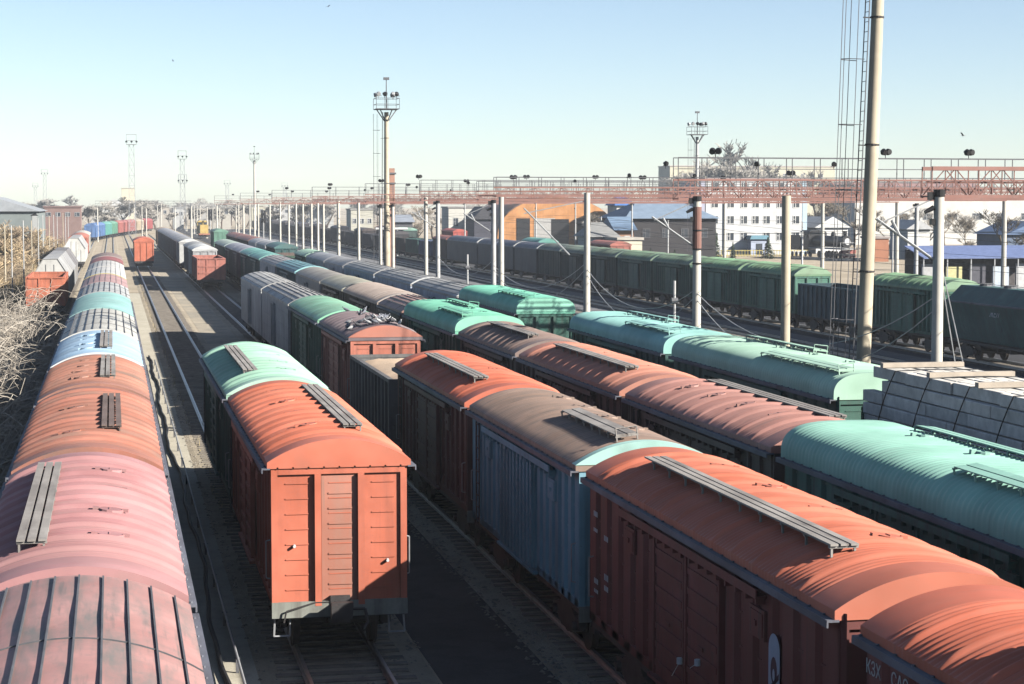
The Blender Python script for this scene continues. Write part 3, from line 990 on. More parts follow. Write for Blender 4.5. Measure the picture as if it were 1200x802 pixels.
# ---- dark train across the empty tracks
wagon('F', 'hopper', 98.6, 113, GREY, (.055, .15, .14), 'dark teal hopper with white lettering at the right edge', dirt=.3)
FG, FB = (.20, .37, .21), (.07, .21, .15)
wagon('F', 'box', 114, 126.2, FG, FB, 'dark green boxcar between the teal hopper and blue gondola', endc=(.30, .46, .30), rise=.6)
wagon('F', 'gondola', 127.2, 139.6, GREY, (.03, .10, .13), 'dark blue-green gondola between two green boxcars across the tracks')
wagon('F', 'box', 140.6, 153.4, FG, FB, 'green boxcar with bright roof end touching the dark blue gondola', endc=(.32, .5, .32), rise=.6)
wagon('F', 'box', 154.2, 167, FG, FB, 'dark green boxcar below the white office building', rise=.6)
wagon('F', 'box', 168, 180.2, (.17, .28, .19), (.05, .15, .11), 'dark green boxcar seen left of the brown gantry pole', rise=.6)
wagon('F', 'box', 181, 193.6, (.16, .27, .18), (.05, .14, .11), 'dark green boxcar below the blue-roofed house', rise=.6)
wagon('F', 'box', 194.4, 206.8, (.15, .23, .17), (.03, .075, .06), 'dark green boxcar right of the tall white mast', rise=.6)
wagon('F', 'box', 207.6, 219, (.15, .21, .18), (.028, .06, .055), 'dark boxcar half hidden by the tall white mast', rise=.6)
wagon('F', 'box', 219.8, 231.5, (.15, .20, .18), (.026, .055, .05), 'dark boxcar left of the tall white mast', rise=.6)
wagon('F', 'reefer', 232.3, 245.5, (.12, .14, .20), (.03, .04, .06), 'navy smooth wagon with pale end, right of its twin', rtype='smooth', endc=(.5, .52, .5), rise=.6)
wagon('F', 'reefer', 246.3, 258, (.12, .14, .20), (.03, .04, .06), 'navy smooth wagon seen close right of the paired white masts', rtype='smooth', endc=(.5, .52, .5), rise=.6)
wagon('F', 'reefer', 259, 271, (.12, .14, .19), (.03, .04, .06), 'navy smooth wagon hidden behind the paired white masts', rtype='smooth', rise=.6)
wagon('F', 'reefer', 272, 297, (.14, .17, .22), (.03, .035, .05), 'long navy smooth wagon left of the paired white masts', rtype='smooth', endc=(.55, .56, .54), rise=.6)
wagon('F', 'box', 298, 311, (.45, .14, .10), (.05, .03, .03), 'dark wagon with a red roof in the train across the tracks', rtype='smooth')
wagon('F', 'gondola', 312, 325, GREY, (.10, .15, .28), 'dull blue gondola left of the red-roofed wagon')
wagon('F', 'gondola', 326, 340, GREY, (.03, .14, .12), 'dark green gondola left of the dull blue one')
wagon('F', 'gondola', 341, 354, GREY, (.06, .05, .05), 'black gondola left of the dark green one across the tracks')
for k in range(24):
    c = rnd.choice([(.05, .05, .06), (.035, .04, .06), (.05, .04, .04), (.03, .05, .05)])
    if k % 3:
        wagon('F', 'gondola', 355 + 15.4 * k, 369 + 15.4 * k, GREY, c, 'small dark wagon in the far part of the train across the tracks', group='far dark wagons')
    else:
        wagon('F', 'box', 355 + 15.4 * k, 369 + 15.4 * k, tuple(v * 1.6 for v in c), c, 'small dark wagon in the far part of the train across the tracks', group='far dark wagons', rtype='smooth')
# a few on the track behind it
wagon('F', 'box', 405, 419, (.28, .52, .42), (.04, .08, .07), 'green-roofed wagon behind the far dark train', X=60.0, rtype='smooth', endc=(.3, .5, .4))
wagon('F', 'box', 437, 451, (.50, .22, .17), (.06, .04, .04), 'pink-roofed wagon behind the far dark train', X=60.0, rtype='smooth')
wagon('F', 'box', 380, 394, (.55, .10, .07), (.5, .09, .07), 'bright red boxcar parked behind the far dark train', X=66, rtype='smooth')
wagon('F', 'box', 273, 285, (.15, .46, .40), (.14, .42, .36), 'turquoise wagon in front of the orange hangar', X=60, rtype='smooth')
wagon('F', 'box', 250, 262, (.52, .18, .14), (.5, .17, .13), 'salmon-red boxcar behind the dark train near the white house', X=64.5, rtype='smooth')

# lettering and emblems on wagons
t = obj('lettering', text_mesh('КЗХ', .25), M_LETTER, r_kz, (-1.388, 7.07, 3.44), TEXTROT)
t = obj('lettering', text_mesh('САС', .25), M_LETTER, r_kz, (-1.388, 6.26, 3.46), TEXTROT)
# white stencil panel with a dark oval and slanting bars on the big red boxcar
def panel():
    m = MB()
    n = 16
    pts = [(-.24, 0), (.24, 0)] + [(.24 * math.cos(math.pi * k / n), 1.15 + .24 * math.sin(math.pi * k / n)) for k in range(n + 1)]
    m.add([(0, y, z) for y, z in pts], [tuple(range(len(pts)))])
    return m.mesh('emblem_panel', fix=False)
e = obj('emblem_panel', panel(), plain('emblem_white', (.55, .58, .66), .7, .15), r_r1, (-1.384, -4.25, 1.78))
m = MB()
oval = [(.14 * math.cos(2 * math.pi * k / 18), .86 + .2 * math.sin(2 * math.pi * k / 18)) for k in range(18)]
m.add([(-.003, y, z) for y, z in oval], [tuple(range(18))])
for k in range(4):
    z = .02 + k * .16
    m.add([(-.003, .22, z), (-.003, .22, z + .07), (-.003, -.22, z + .37), (-.003, -.22, z + .28)], [(0, 1, 2, 3)])
obj('emblem_mark', m.mesh('emblem_mark', fix=False), plain('emblem_dark', (.07, .03, .04), .7, .2), e)
m = MB()
m.add([(-.006, .05 * math.cos(2 * math.pi * k / 10), .80 + .09 * math.sin(2 * math.pi * k / 10)) for k in range(10)], [tuple(range(10))])
obj('emblem_center', m.mesh('emblem_center', fix=False), plain('emblem_white', (.55, .58, .66), .7, .15), e)
m = MB()
for (y, z, h) in ((6.35, 3.2, .10), (6.35, 2.9, .07), (6.3, 1.9, .10), (6.3, 1.72, .07), (5.5, 2.1, .12), (5.5, 1.9, .1), (5.52, 2.85, .1)):
    for k in range(3):
        m.box(-1.386, -1.382, y - .16 + k * .11, y - .09 + k * .11, z, z + h)
obj('stencil_marks', m, M_LETTER, r_r1)
# seal tags with wires hanging on the door of the big red boxcar
m = MB()
m.tube((-1.5, .1, 1.75), (-1.5, .1, 1.85), .05, n=8).path([(-1.49, .1, 1.8), (-1.5, .55, 1.45)], .006, 4)
m.tube((-1.5, -.9, 1.95), (-1.5, -.9, 2.05), .05, n=8).path([(-1.49, -.9, 2.0), (-1.5, -.5, 1.82)], .006, 4)
obj('door_seal', m, M_LETTER, r_r1)
m = MB()
t = 0
for a, b in (((0, .0), (.5, .9)), ((.5, .9), (.75, .2)), ((.75, .2), (1.35, 1.1)), ((.3, .1), (.1, 1.3)), ((.6, .3), (1.2, .35))):
    m.beam((-1.47, -a[0], a[1] + 1.9), (-1.47, -b[0], b[1] + 1.9), .012, .16)
obj('graffiti_tag', m, M_LETTER, r_g2, (0, 1.5, 0))
hop = [o for o in bpy.data.objects if o.name.startswith('hopper_wagon')][0]
obj('lettering', text_mesh('ЖЕЛ', .55), M_LETTER, hop, (-1.49, 1.2, 2.75), (R(75.5), 0, R(-90)))

# ------------------------------------------------------------------ loads
m = MB()
rows = []
for i in range(30):
    y = -5.2 + 10.4 * i / 29
    row = []
    for j in range(13):
        x = -1.36 + 2.72 * j / 12
        row.append((x, y, 3.05 + .22 * (1 - (x / 1.4) ** 2) + rnd.uniform(-.03, .03) + .05 * math.sin(y * 1.3)))
    rows.append(row)
m.grid(rows)
tag(obj('sand_load', m.mesh('sand_load', True), ground_mat('pale_sand', (.62, .46, .33), (.72, .55, .40), (.5, .40, .30), .5, 2., 15, .3), None, (ROWX['B'], 70.8, .2)), 'pale sand load filling the grey open gondola', 'sand')
m = MB()
k = -4.0
while k < 4.0:
    m.box(-1.3, 1.3, k, k + .34, 1.9, 2.0)
    k += .62
m.box(-1.3, -1.2, -4.0, 4.0, 1.3, 1.9).box(1.2, 1.3, -4.0, 4.0, 1.3, 1.9).box(-1.2, 1.2, -4.0, -3.9, 1.3, 1.9).box(-1.2, 1.2, 3.9, 4.0, 1.3, 1.9)
tag(obj('slatted_load', m, plain('white_slats', (.7, .69, .66), .8, .1), None, (ROWX['D'], 88.65, .2)), 'white slatted rack lying on the low green flat wagon', 'rack')
# beam stack
M_BEAM = [plain('weathered_beam', c, .9, .3, 2.5) for c in ((.80, .75, .67), (.88, .82, .73), (.72, .68, .61))]
bmesh_by_len = {}
def beam_me(L, w, h):
    k = (round(L, 1), round(w, 2), h)
    if k not in bmesh_by_len:
        m = MB().box(-w / 2, w / 2, -k[0] / 2, k[0] / 2, 0, h)
        me = m.mesh('beam')
        bm = bmesh.new()
        bm.from_mesh(me)
        bmesh.ops.bevel(bm, geom=bm.edges[:], offset=.012, segments=1, affect='EDGES')
        bm.to_mesh(me)
        bm.free()
        bmesh_by_len[k] = me
    return bmesh_by_len[k]
half = [1.40, 1.42, 1.44, 1.45, 1.46, 1.46, 1.45, 1.42, 1.37, 1.30, 1.21, 1.10]
hgt = .305
for lv, hw in enumerate(half):
    z = .2 + 1.32 + lv * hgt
    top = lv == len(half) - 1
    spots = []
    if top:
        w = .26
        n = int(2 * hw / w)
        spots = [(-hw + w * (i + .5) * (2 * hw / (n * w)), w - .02) for i in range(n)]
    else:
        spots = [(-hw + .16, .32), (hw - .16, .32)]
        if lv == len(half) - 2:
            spots += [(-hw + .5, .3), (0, .3), (hw - .5, .3)]
    for xx, w in spots:
        y = 36.0 + rnd.uniform(0, .7) + (0 if lv < 4 else .2)
        while y < 49.4:
            L = rnd.choice((2.4, 2.7, 3.2, 3.9)) if not top else 2.7
            L = min(L, 49.7 - y + rnd.uniform(-.45, .15) - (.05 * lv if lv > 5 else 0))
            if L < .8:
                break
            if True:
                o = obj('beam', beam_me(L - .02, w, hgt - .02), rnd.choice(M_BEAM), None, (ROWX['D'] + xx + rnd.uniform(-.045, .045) + (.03 if rnd.random() < .2 else 0), y + L / 2, z + rnd.uniform(-.004, .006)))
                o.rotation_euler.z = rnd.uniform(-.009, .009)
                if top:
                    tag(o, 'sunlit grey beam on top of the wire-tied stack on the flat wagon', 'beam', 'beams on top of the stack')
                else:
                    tag(o, 'grey beam in the side courses of the wire-tied stack on the flat wagon', 'beam', 'beams in the sides of the stack')
            y += L
zt = .2 + 1.32 + len(half) * hgt
for i, y in enumerate((37.2, 40.0, 42.8, 45.6, 48.6)):
    o = obj('timber_bearer', MB().box(-1.12, 1.12, -.1, .1, 0, .12), plain('pale_timber', (.55, .47, .38), .85, .2), None, (ROWX['D'], y, zt))
    tag(o, 'pale timber bearer lying across the top of the grey beam stack', 'timber', 'timber bearers on the beam stack')
for i, y in enumerate((36.9, 39.3, 41.6, 43.9, 46.2, 48.4)):
    pts = []
    for lv, hw in enumerate(half):
        pts.append((-hw - .04, y - .07 * lv, .2 + 1.34 + (lv + .9) * hgt))
    pts = [(-1.47, y + .05, 1.5)] + pts + [(-.4, y - .75, zt + .015), (.4, y - .75, zt + .015)] + [(-a, b, c) for a, b, c in reversed(pts)] + [(1.47, y + .05, 1.5)]
    o = obj('binding_wire', MB().path(pts, .016, 5), M_BLACK, None, (ROWX['D'], 0, 0))
    tag(o, 'dark wire tied around the grey beam stack', 'wire', 'wires binding the beam stack')

# pigeons on the dark-roofed car
def pigeon_mesh():
    m = MB()
    rings = [(-.17, .02, .004), (-.13, .03, .02), (-.06, .05, .052), (.02, .065, .065), (.08, .085, .052), (.12, .12, .03), (.14, .155, .027), (.165, .165, .022), (.19, .158, .004)]
    rows = []
    for y, z, r in rings:
        rows.append([(r * .8 * math.cos(2 * math.pi * k / 8), y, z + .03 + r * math.sin(2 * math.pi * k / 8)) for k in range(9)])
    m.grid(rows)
    for x in (-.02, .02):
        m.tube((x, .02, -.02), (x, .02, .05), .006, n=4)
    return m.mesh('pigeon', True)
pg = pigeon_mesh()
M_PIG = [plain('pigeon_grey', (.18, .19, .22), .7, .3, 8), plain('pigeon_dark', (.07, .07, .08), .7, .3, 8), plain('pigeon_pale', (.5, .5, .5), .7, .2, 8)]
for k in range(46):
    x = rnd.uniform(-1.25, 1.0) if k % 3 else rnd.uniform(-.4, 1.1)
    y = rnd.uniform(78.2, 81.5) if k % 3 else rnd.uniform(78.0, 88)
    z = .2 + ROOFZ + roof_height('arc', 1.46, .44, x) + .02
    o = obj('pigeon', pg, M_PIG[k % 3 if k % 5 else 0], None, (ROWX['B'] + x, y, z + .04), (0, 0, rnd.uniform(0, 6.28)), (1.05, 1.05, 1.05))
    tag(o, 'pigeon perched on the dark ribbed roof of the orange-ended boxcar', 'pigeon', 'pigeons perched on the boxcar roof')
def flying_bird():
    m = MB()
    m.tube((0, -.15, 0), (0, .05, 0), .01, .05, 6).tube((0, .05, 0), (0, .2, .02), .05, .01, 6)
    for s in (-1, 1):
        m.add([(s * .03, .08, .02), (s * .3, .12, .14), (s * .62, -.02, .2), (s * .3, -.08, .12), (s * .03, -.06, .015), (s * .3, .12, .125), (s * .3, -.08, .108)],
              [(0, 1, 3, 4), (1, 2, 3), (5, 0, 4, 6), (2, 5, 6)])
    return m.mesh('bird')
fb = flying_bird()
for (x, y, Y, rz, lab) in ((1125, 156, 170, .7, 'gull flying in the sky right of the tall cream pole'), (387, 15, 330, 2.2, 'tiny bird flying high near the top centre of the sky'),
                           (207, 79, 380, 1.2, 'tiny bird flying high in the left part of the sky')):
    z = 9.4 + (240 - y) / 2333 * Y * 1.02
    tag(obj('bird', fb, M_PIG[1 if Y != 170 else 2], None, (px(x, Y), Y, z), (0, .2, rz)), lab, 'bird')

# ------------------------------------------------------------------ pipe and its modelled shadow strip along the concrete path
t = thing('air_pipe', 'thin steel pipe on short posts along the concrete path', 'pipe', (2.35, 0, 0))
obj('pipe', MB().tube((0, 24, .34), (0, 118, .34), .028, n=8), M_GALV, t)
y = 26.0
while y < 118:
    obj('post', MB().box(-.03, .03, y - .03, y + .03, 0, .33).box(-.06, .06, y - .05, y + .05, .305, .311), M_IRON, t)
    y += 4.6
pts = []
y = 24.0
while y < 125:
    u = ((y - 26) / 4.6) % 1.0
    pts.append((2.14 + .02 * math.sin(y * 1.37) + .07 * math.sin(y * .37 + 1) + .06 * math.sin(y * .13), y, .06))
    y += .35
tag(obj('pipe_shadow', MB().path(pts, .055, 6), M_PIPESHADOW), 'thick black strip modelled as the shadow of the thin pipe on the concrete path', 'pipe_shadow')  # dark strip modelled in place of the pipe's cast shadow

# ------------------------------------------------------------------ masts, poles, gantries
def mast(x, h, r0, r1, mat, label, cap=True, group=None, Xpos=26.0, console=0, Y=None):
    Y = Y or Xpos / (px(x, 1.0))
    t = thing('mast', label, 'mast', (Xpos, Y, 0), 0, group)
    obj('pole', MB().tube((0, 0, 0), (0, 0, h), r0, r1, 14).mesh('pole', True), mat, t)
    obj('base', MB().box(-r0 - .12, r0 + .12, -r0 - .12, r0 + .12, 0, .35), M_CONC, t)
    if cap:
        m = MB().tube((0, 0, h - .2), (0, 0, h + .03), r1 + .02, r1 + .02, 12)
        m.box(-r1 - .22, -r1, -.05, .05, h - .3, h - .05).box(-r1 - .12, -r1, -.1, .1, h - 1.1, h - .9)
        obj('cap_band', m, M_BLACK, t)
    if console:
        m = MB()
        m.tube((-r1, 0, h - 2.2), (-2.1 * console, .0, h - .9), .035, n=6)
        m.tube((-r1, .12, h - 2.2), (-2.1 * console, .12, h - .9), .035, n=6)
        m.tube((-r1, 0, h - .25), (-2.0 * console, 0, h - 1.05), .025, n=6)
        m.tube((-1.35 * console, 0, h - 1.4), (-1.6 * console, 0, h - .95), .05, n=6)
        obj('cantilever_arm', m, M_GALV, t)
        obj('insulator', MB().tube((-r1 - .02, 0, h - .55), (-r1 - .32, 0, h - .7), .09, .06, 8), M_BLACK, t)
    return t, Y

m1, Y1 = mast(1098, 9.85, .2, .165, M_CONC, 'white concrete mast with black cap at the right, holding the nearest red gantry', console=1)
m = MB()
for dx, z in ((1.9, 7.3), (1.35, 6.9)):
    m.tube((.15, 0, z), (dx, -.2, 0), .022, n=5)
    m.tube((.15 + (dx - .15) * .72, -.144, z * .28), (.15 + (dx - .15) * .78, -.156, z * .22), .06, n=6)
obj('guy_wire', m, M_GALV, m1)
obj('box', MB().box(.15, .45, -.2, .2, 2.2, 2.8), M_GALV, m1)
m2, Y2 = mast(920, 9.75, .2, .18, M_BEIGE, 'plain cream pole standing left of the tall ladder pole', cap=False)
m3, Y3 = mast(816, 9.75, .21, .18, M_CONC, 'white mast with rusty brown top carrying the long gantry', console=1)
obj('rusty_top', MB().tube((0, 0, 7.4), (0, 0, 9.3), .205, .2, 12), paint((.26, .12, .09), .4, (.12, .1, .1), .3, .8, 'side'), m3)
for z in (6.7, 7.35, 8.2):
    obj('clamp_band', MB().tube((0, 0, z), (0, 0, z + .07), .225, .225, 12).tube((.2, 0, z), (.75, 0, z + .04), .02, n=5), M_BLACK, m3)
m4, Y4 = mast(687.5, 10.05, .205, .17, M_CONC, 'tall clean white mast standing alone left of the blue-roofed house', cap=False, console=0)
obj('switch_box', MB().box(.17, .52, -.15, .2, 1.4, 2.3), M_GALV, m4)
obj('cantilever_arm', MB().tube((-.15, 0, 9.6), (-3.6, 0, 8.9), .03, n=5).tube((-3.6, .0, 9.2), (-1.0, 0, 6.6), .045, n=5), M_GALV, m4)
m5, Y5 = mast(587.5, 10.0, .2, .17, M_CONC, 'white mast without cap, right one of the close pair', cap=False)
m6, Y6 = mast(578.5, 9.7, .19, .16, M_POLEGREY, 'grey mast with black cap, left one of the close pair', console=1)
obj('switch_box', MB().box(.15, .5, -.15, .2, .2, .9), M_GALV, m6)
m7, Y7 = mast(513.5, 9.7, .19, .16, M_POLEGREY, 'grey mast with black cap and foot box, right of the slim white mast', console=1)
obj('switch_box', MB().box(.15, .55, -.2, .2, .2, .9), M_GALV, m7)
mast(499.5, 10.0, .18, .16, M_CONC, 'slim white mast just left of the grey mast with foot box', cap=False)
mast(461, 9.4, .17, .15, M_CONC, 'white mast just right of the tall platform light tower', cap=True)
mast(446.5, 9.4, .17, .15, M_CONC, 'white mast just left of the tall platform light tower', cap=True)
mast(421, 9.6, .17, .15, M_CONC, 'white mast left of the light tower, second from it', cap=False)
mast(397.5, 9.8, .22, .19, M_CONC, 'thick white mast standing out among the slim ones left of the light tower', cap=False)
for x in (281, 294, 304, 317.5, 329.5, 339.5, 348, 356, 366, 373.5, 380):
    mast(x, rnd.uniform(9.3, 9.9), .17, .14, M_CONC, 'slim white mast in the long receding line along the third right row', cap=False, group='receding line of slim masts')
for k in range(14):
    mast(0, rnd.uniform(8.5, 9.8), .15, .12, M_CONC, 'tiny far mast crowded behind the trains near the horizon', cap=False, group='far masts near the horizon',
         Xpos=rnd.choice((26, 33, 12.9, 7.5)), Y=430 + k * 22)
for x, Y, h in ((548, 150, 5.6), (790, 96, 5.6)):
    t = thing('signal_post', 'short thin grey post with dark horn boxes, ' + ('left of the white mast pair' if x < 600 else 'left of the rusty-topped mast'), 'post', (px(x, Y), Y, 0))
    obj('pole', MB().tube((0, 0, 0), (0, 0, h), .085, .07, 8), M_POLEGREY, t)
    obj('horn', MB().tube((-.16, 0, h - 1.0), (.16, 0, h - 1.0), .16, .16, 8).box(-.25, .25, -.06, .06, h - 1.15, h - 1.08), M_IRON, t)
    pa = [(-3.4 + 6.8 * i / 16, 0, h - .25 - .95 * (1 - abs(i / 8 - 1) ** 1.6) + .6 * abs(i / 8 - 1)) for i in range(17)]
# masts farther across, behind the empty tracks
for x, Y, h, lab in ((628, 320, 9.8, 'slim mast with dark top in front of the orange hangar'), (674, 300, 9.8, 'slim mast with dark top right of the orange hangar'), (740, 280, 9.6, 'slim mast in front of the blue-roofed house'),
                     (545, 330, 9.7, 'slim mast left of the white mast pair, behind the dark train'), (704, 290, 7.6, 'thin lamp mast in front of the white house'), (782, 270, 7.2, 'thin post beside the blue-roofed house')):
    mast(x, h, .13, .1, M_POLEGREY, lab, cap=h > 9, Xpos=px(x, Y), Y=Y)
mk, _ = mast(1072, 9.5, .24, .2, M_POLEGREY, 'grey mast with dark green top behind the dark train at right', Xpos=px(1072, 190), Y=190)
mast(1044.5, 7.0, .1, .08, M_POLEGREY, 'thin white post beside the green-topped grey mast', cap=False, Xpos=px(1044.5, 190), Y=190)
mast(939, 7.6, .1, .08, M_WHITE, 'thin white post standing before the steam locomotive', cap=False, Xpos=px(939, 200), Y=200)

# sagging cables between masts
def cable(a, b, sag, label, r=.02, n=14):
    a, b = Vector(a), Vector(b)
    pts = [a.lerp(b, i / n) - Vector((0, 0, sag * 4 * (i / n) * (1 - i / n))) for i in range(n + 1)]
    tag(obj('cable', MB().path(pts, r, 4), M_GALV), label, 'cable')
cable((26, Y6, 5.2), (26, Y4, 6.2), 1.5, 'upper sagging cable between the mast pair and the lone white mast')
cable((26, Y6, 4.9), (26, Y4, 5.9), 2.0, 'lower sagging cable between the mast pair and the lone white mast')
cable((26, Y4, 5.8), (26, Y3, 5.6), 1.5, 'upper sagging cable from the lone white mast to the rusty-topped mast')
cable((26, Y4, 5.5), (26, Y3, 5.3), 2.0, 'lower sagging cable from the lone white mast to the rusty-topped mast')
cable((26, Y3, 5.4), (26, Y1, 6.5), 2.0, 'upper long sagging cable between the rusty-topped mast and the capped mast')
cable((26, Y3, 5.1), (26, Y1, 6.1), 2.6, 'lower long sagging cable between the rusty-topped mast and the capped mast')
cable((26, Y7, 5.2), (26, Y6, 5.6), 1.3, 'sagging cable between the grey mast with foot box and the mast pair')
for X, z in ((30.2, 6.6), (34.9, 6.7), (39.6, 6.6), (45.0, 6.7)):
    pts = [(X, 45 + 12 * k, z) for k in range(45)]
    m = MB().path(pts, .012, 4).path([(X, 45 + 12 * k, z + 1.1 + .5 * abs(math.sin(k * math.pi / 5))) for k in range(45)], .012, 4)
    tag(obj('catenary_wire', m, M_IRON), {30.2: 'contact wire over the empty track nearest the masts', 34.9: 'contact wire over the second empty track from the masts', 39.6: 'contact wire over the third empty track from the masts', 45.0: 'contact wire over the empty track beside the dark train'}[X], 'wire')

def floodlight_mesh(pair=True):
    m = MB()
    m.tube((0, 0, 0), (0, 0, .28), .03, n=6)
    for s in ((-1, 1) if pair else (0,)):
        x = s * .21
        m.tube((x, -.22, .42 + s * .03), (x, .0, .46), .2, .24, 14)
        m.tube((x, .0, .46), (x, .2, .5), .24, .09, 14)
    m.box(-.3, .3, -.03, .03, .24, .3)
    return m.mesh('floodlight', True)
FLP, FL1 = floodlight_mesh(True), floodlight_mesh(False)

def gantry(Y, X0, X1, label, h=.75, rail=1.05, red=M_REDTRUSS, grey=M_IRON, floods=(), zb=9.66, posts=True, lod=1, depth=.8, heavy=False, railing=True):
    t = thing('lighting_gantry', label, 'gantry', (X0, Y, 0))
    W = X1 - X0
    m = MB()
    step = .8 if lod < 2 else 1.5
    n = int(W / step)
    for dy in (0, depth):
        m.beam((0, dy, zb), (W, dy, zb), .08, .10)
        if heavy:
            m.beam((0, dy, zb + h), (W, dy, zb + h), .10, .12)
    for k in range(n + 1):
        x = k * step
        m.beam((x, 0, zb), (x, depth, zb), .05, .05)
    obj('bottom_chord', m, red, t)
    m = MB()
    for dy in (0, depth):
        if not heavy:
            m.beam((0, dy, zb + h), (W, dy, zb + h), .08, .08)
        for k in range(n + 1):
            x = k * step
            m.beam((x, dy, zb + .08), (x, dy, zb + h), .03, .03)
            if k < n:
                a, b = ((x, zb + h), (x + step, zb)) if k % 2 else ((x, zb), (x + step, zb + h))
                m.beam((a[0], dy + .01, a[1]), (b[0], dy + .01, b[1]), .028, .028)
    m.beam((0, depth / 2, zb + h * .5), (W, depth / 2, zb + h * .5), .05, .05)
    obj('truss_lattice', m, red, t)
    if railing:
        m = MB()
        for dy in (0, depth):
            m.beam((0, dy, zb + h + rail), (W, dy, zb + h + rail), .045, .045)
            m.beam((0, dy, zb + h + rail * .5), (W, dy, zb + h + rail * .5), .022, .022)
            x = 0
            while x <= W:
                m.beam((x, dy, zb + h), (x, dy, zb + h + rail), .035, .035)
                x += 1.35 if lod < 2 else 2.7
        obj('railing', m, grey, t)
    for fx, pair in floods:
        obj('floodlight', FLP if pair else FL1, M_BLACK, t, (fx, 0, zb + h + (rail if pair else .5)), (0, 0, rnd.uniform(-.6, .9)), (.66, .66, .66) if pair else (.5, .5, .5))
    if posts:
        for x in (W,):
            obj('post', MB().tube((x, depth / 2, 0), (x, depth / 2, zb), .25, .2, 10), M_CONC, t)
        if posts != 'right':
            obj('post', MB().tube((.5, depth / 2, 0), (.5, depth / 2, zb), .2, .17, 10), M_CONC, t)
    return t
gantry(Y1, 25.75, 64, 'nearest red truss gantry with heavy diagonals at the right edge', h=.9, heavy=True, railing=False, lod=0, posts='right')
gantry(Y3, 25.1, 68, 'long gantry with tall grey railing and floodlights on the rusty-topped mast', lod=0, floods=((1.75, True), (9.9, True), (14.0, True), (3.7, False), (7.4, False), (-.6, False)), posts='right', zb=9.66, h=.86, rail=1.0)
gantry(Y4 + 6, 22.0, 70, 'red-brown gantry with railing passing behind the lone white mast', lod=0, floods=((8, False), (12, False), (18, True)), zb=9.9, h=.5, rail=.6, posts='right')
gantry(Y6 + 3, 25.5, 74, 'reddish gantry starting near the close pair of white masts', lod=1, floods=((2.5, True), (7, False), (12, True), (18, True)), posts='right', zb=9.75, h=.6, rail=.7)
gantry(Y7 + 5, 25.4, 78, 'red gantry starting near the grey mast with foot box', lod=1, floods=((-.2, True), (4, False), (9, True), (15, True)), posts='right', zb=9.75, rail=.95)
gantry(195, 24.5, 80, 'red gantry starting beside the tall platform light tower', lod=1, floods=((1.5, True), (5, False), (10, True)), posts='right', zb=9.65)
gantry(228, 22.5, 84, 'red gantry behind the thick white mast', lod=2, floods=((2, True), (6, False), (11, True), (16, False)), posts='right', zb=9.6)
gantry(280, 22, 88, 'distant red gantry above the receding slim masts', lod=2, floods=((2, True), (8, True), (14, True)), posts='right', zb=9.6)
gantry(350, 22, 92, 'farther red gantry above the receding slim masts', lod=2, floods=((3, True), (9, True), (15, True)), posts=True, zb=9.6)
gantry(440, 22, 96, 'faint red gantry close to the horizon', lod=2, floods=((4, True), (12, True)), posts=True, zb=9.5)
gantry(512, px(114, 512), px(226, 512), 'grey portal gantry spanning the tracks in the far left', lod=2, red=M_IRON, floods=(), zb=9.0, h=1.3, posts=True, railing=False)
gantry(600, px(205, 600), px(300, 600), 'pale portal gantry beyond the lone orange boxcar', lod=2, red=M_GALV, floods=(), zb=8.6, h=1.0, posts=True, railing=False)

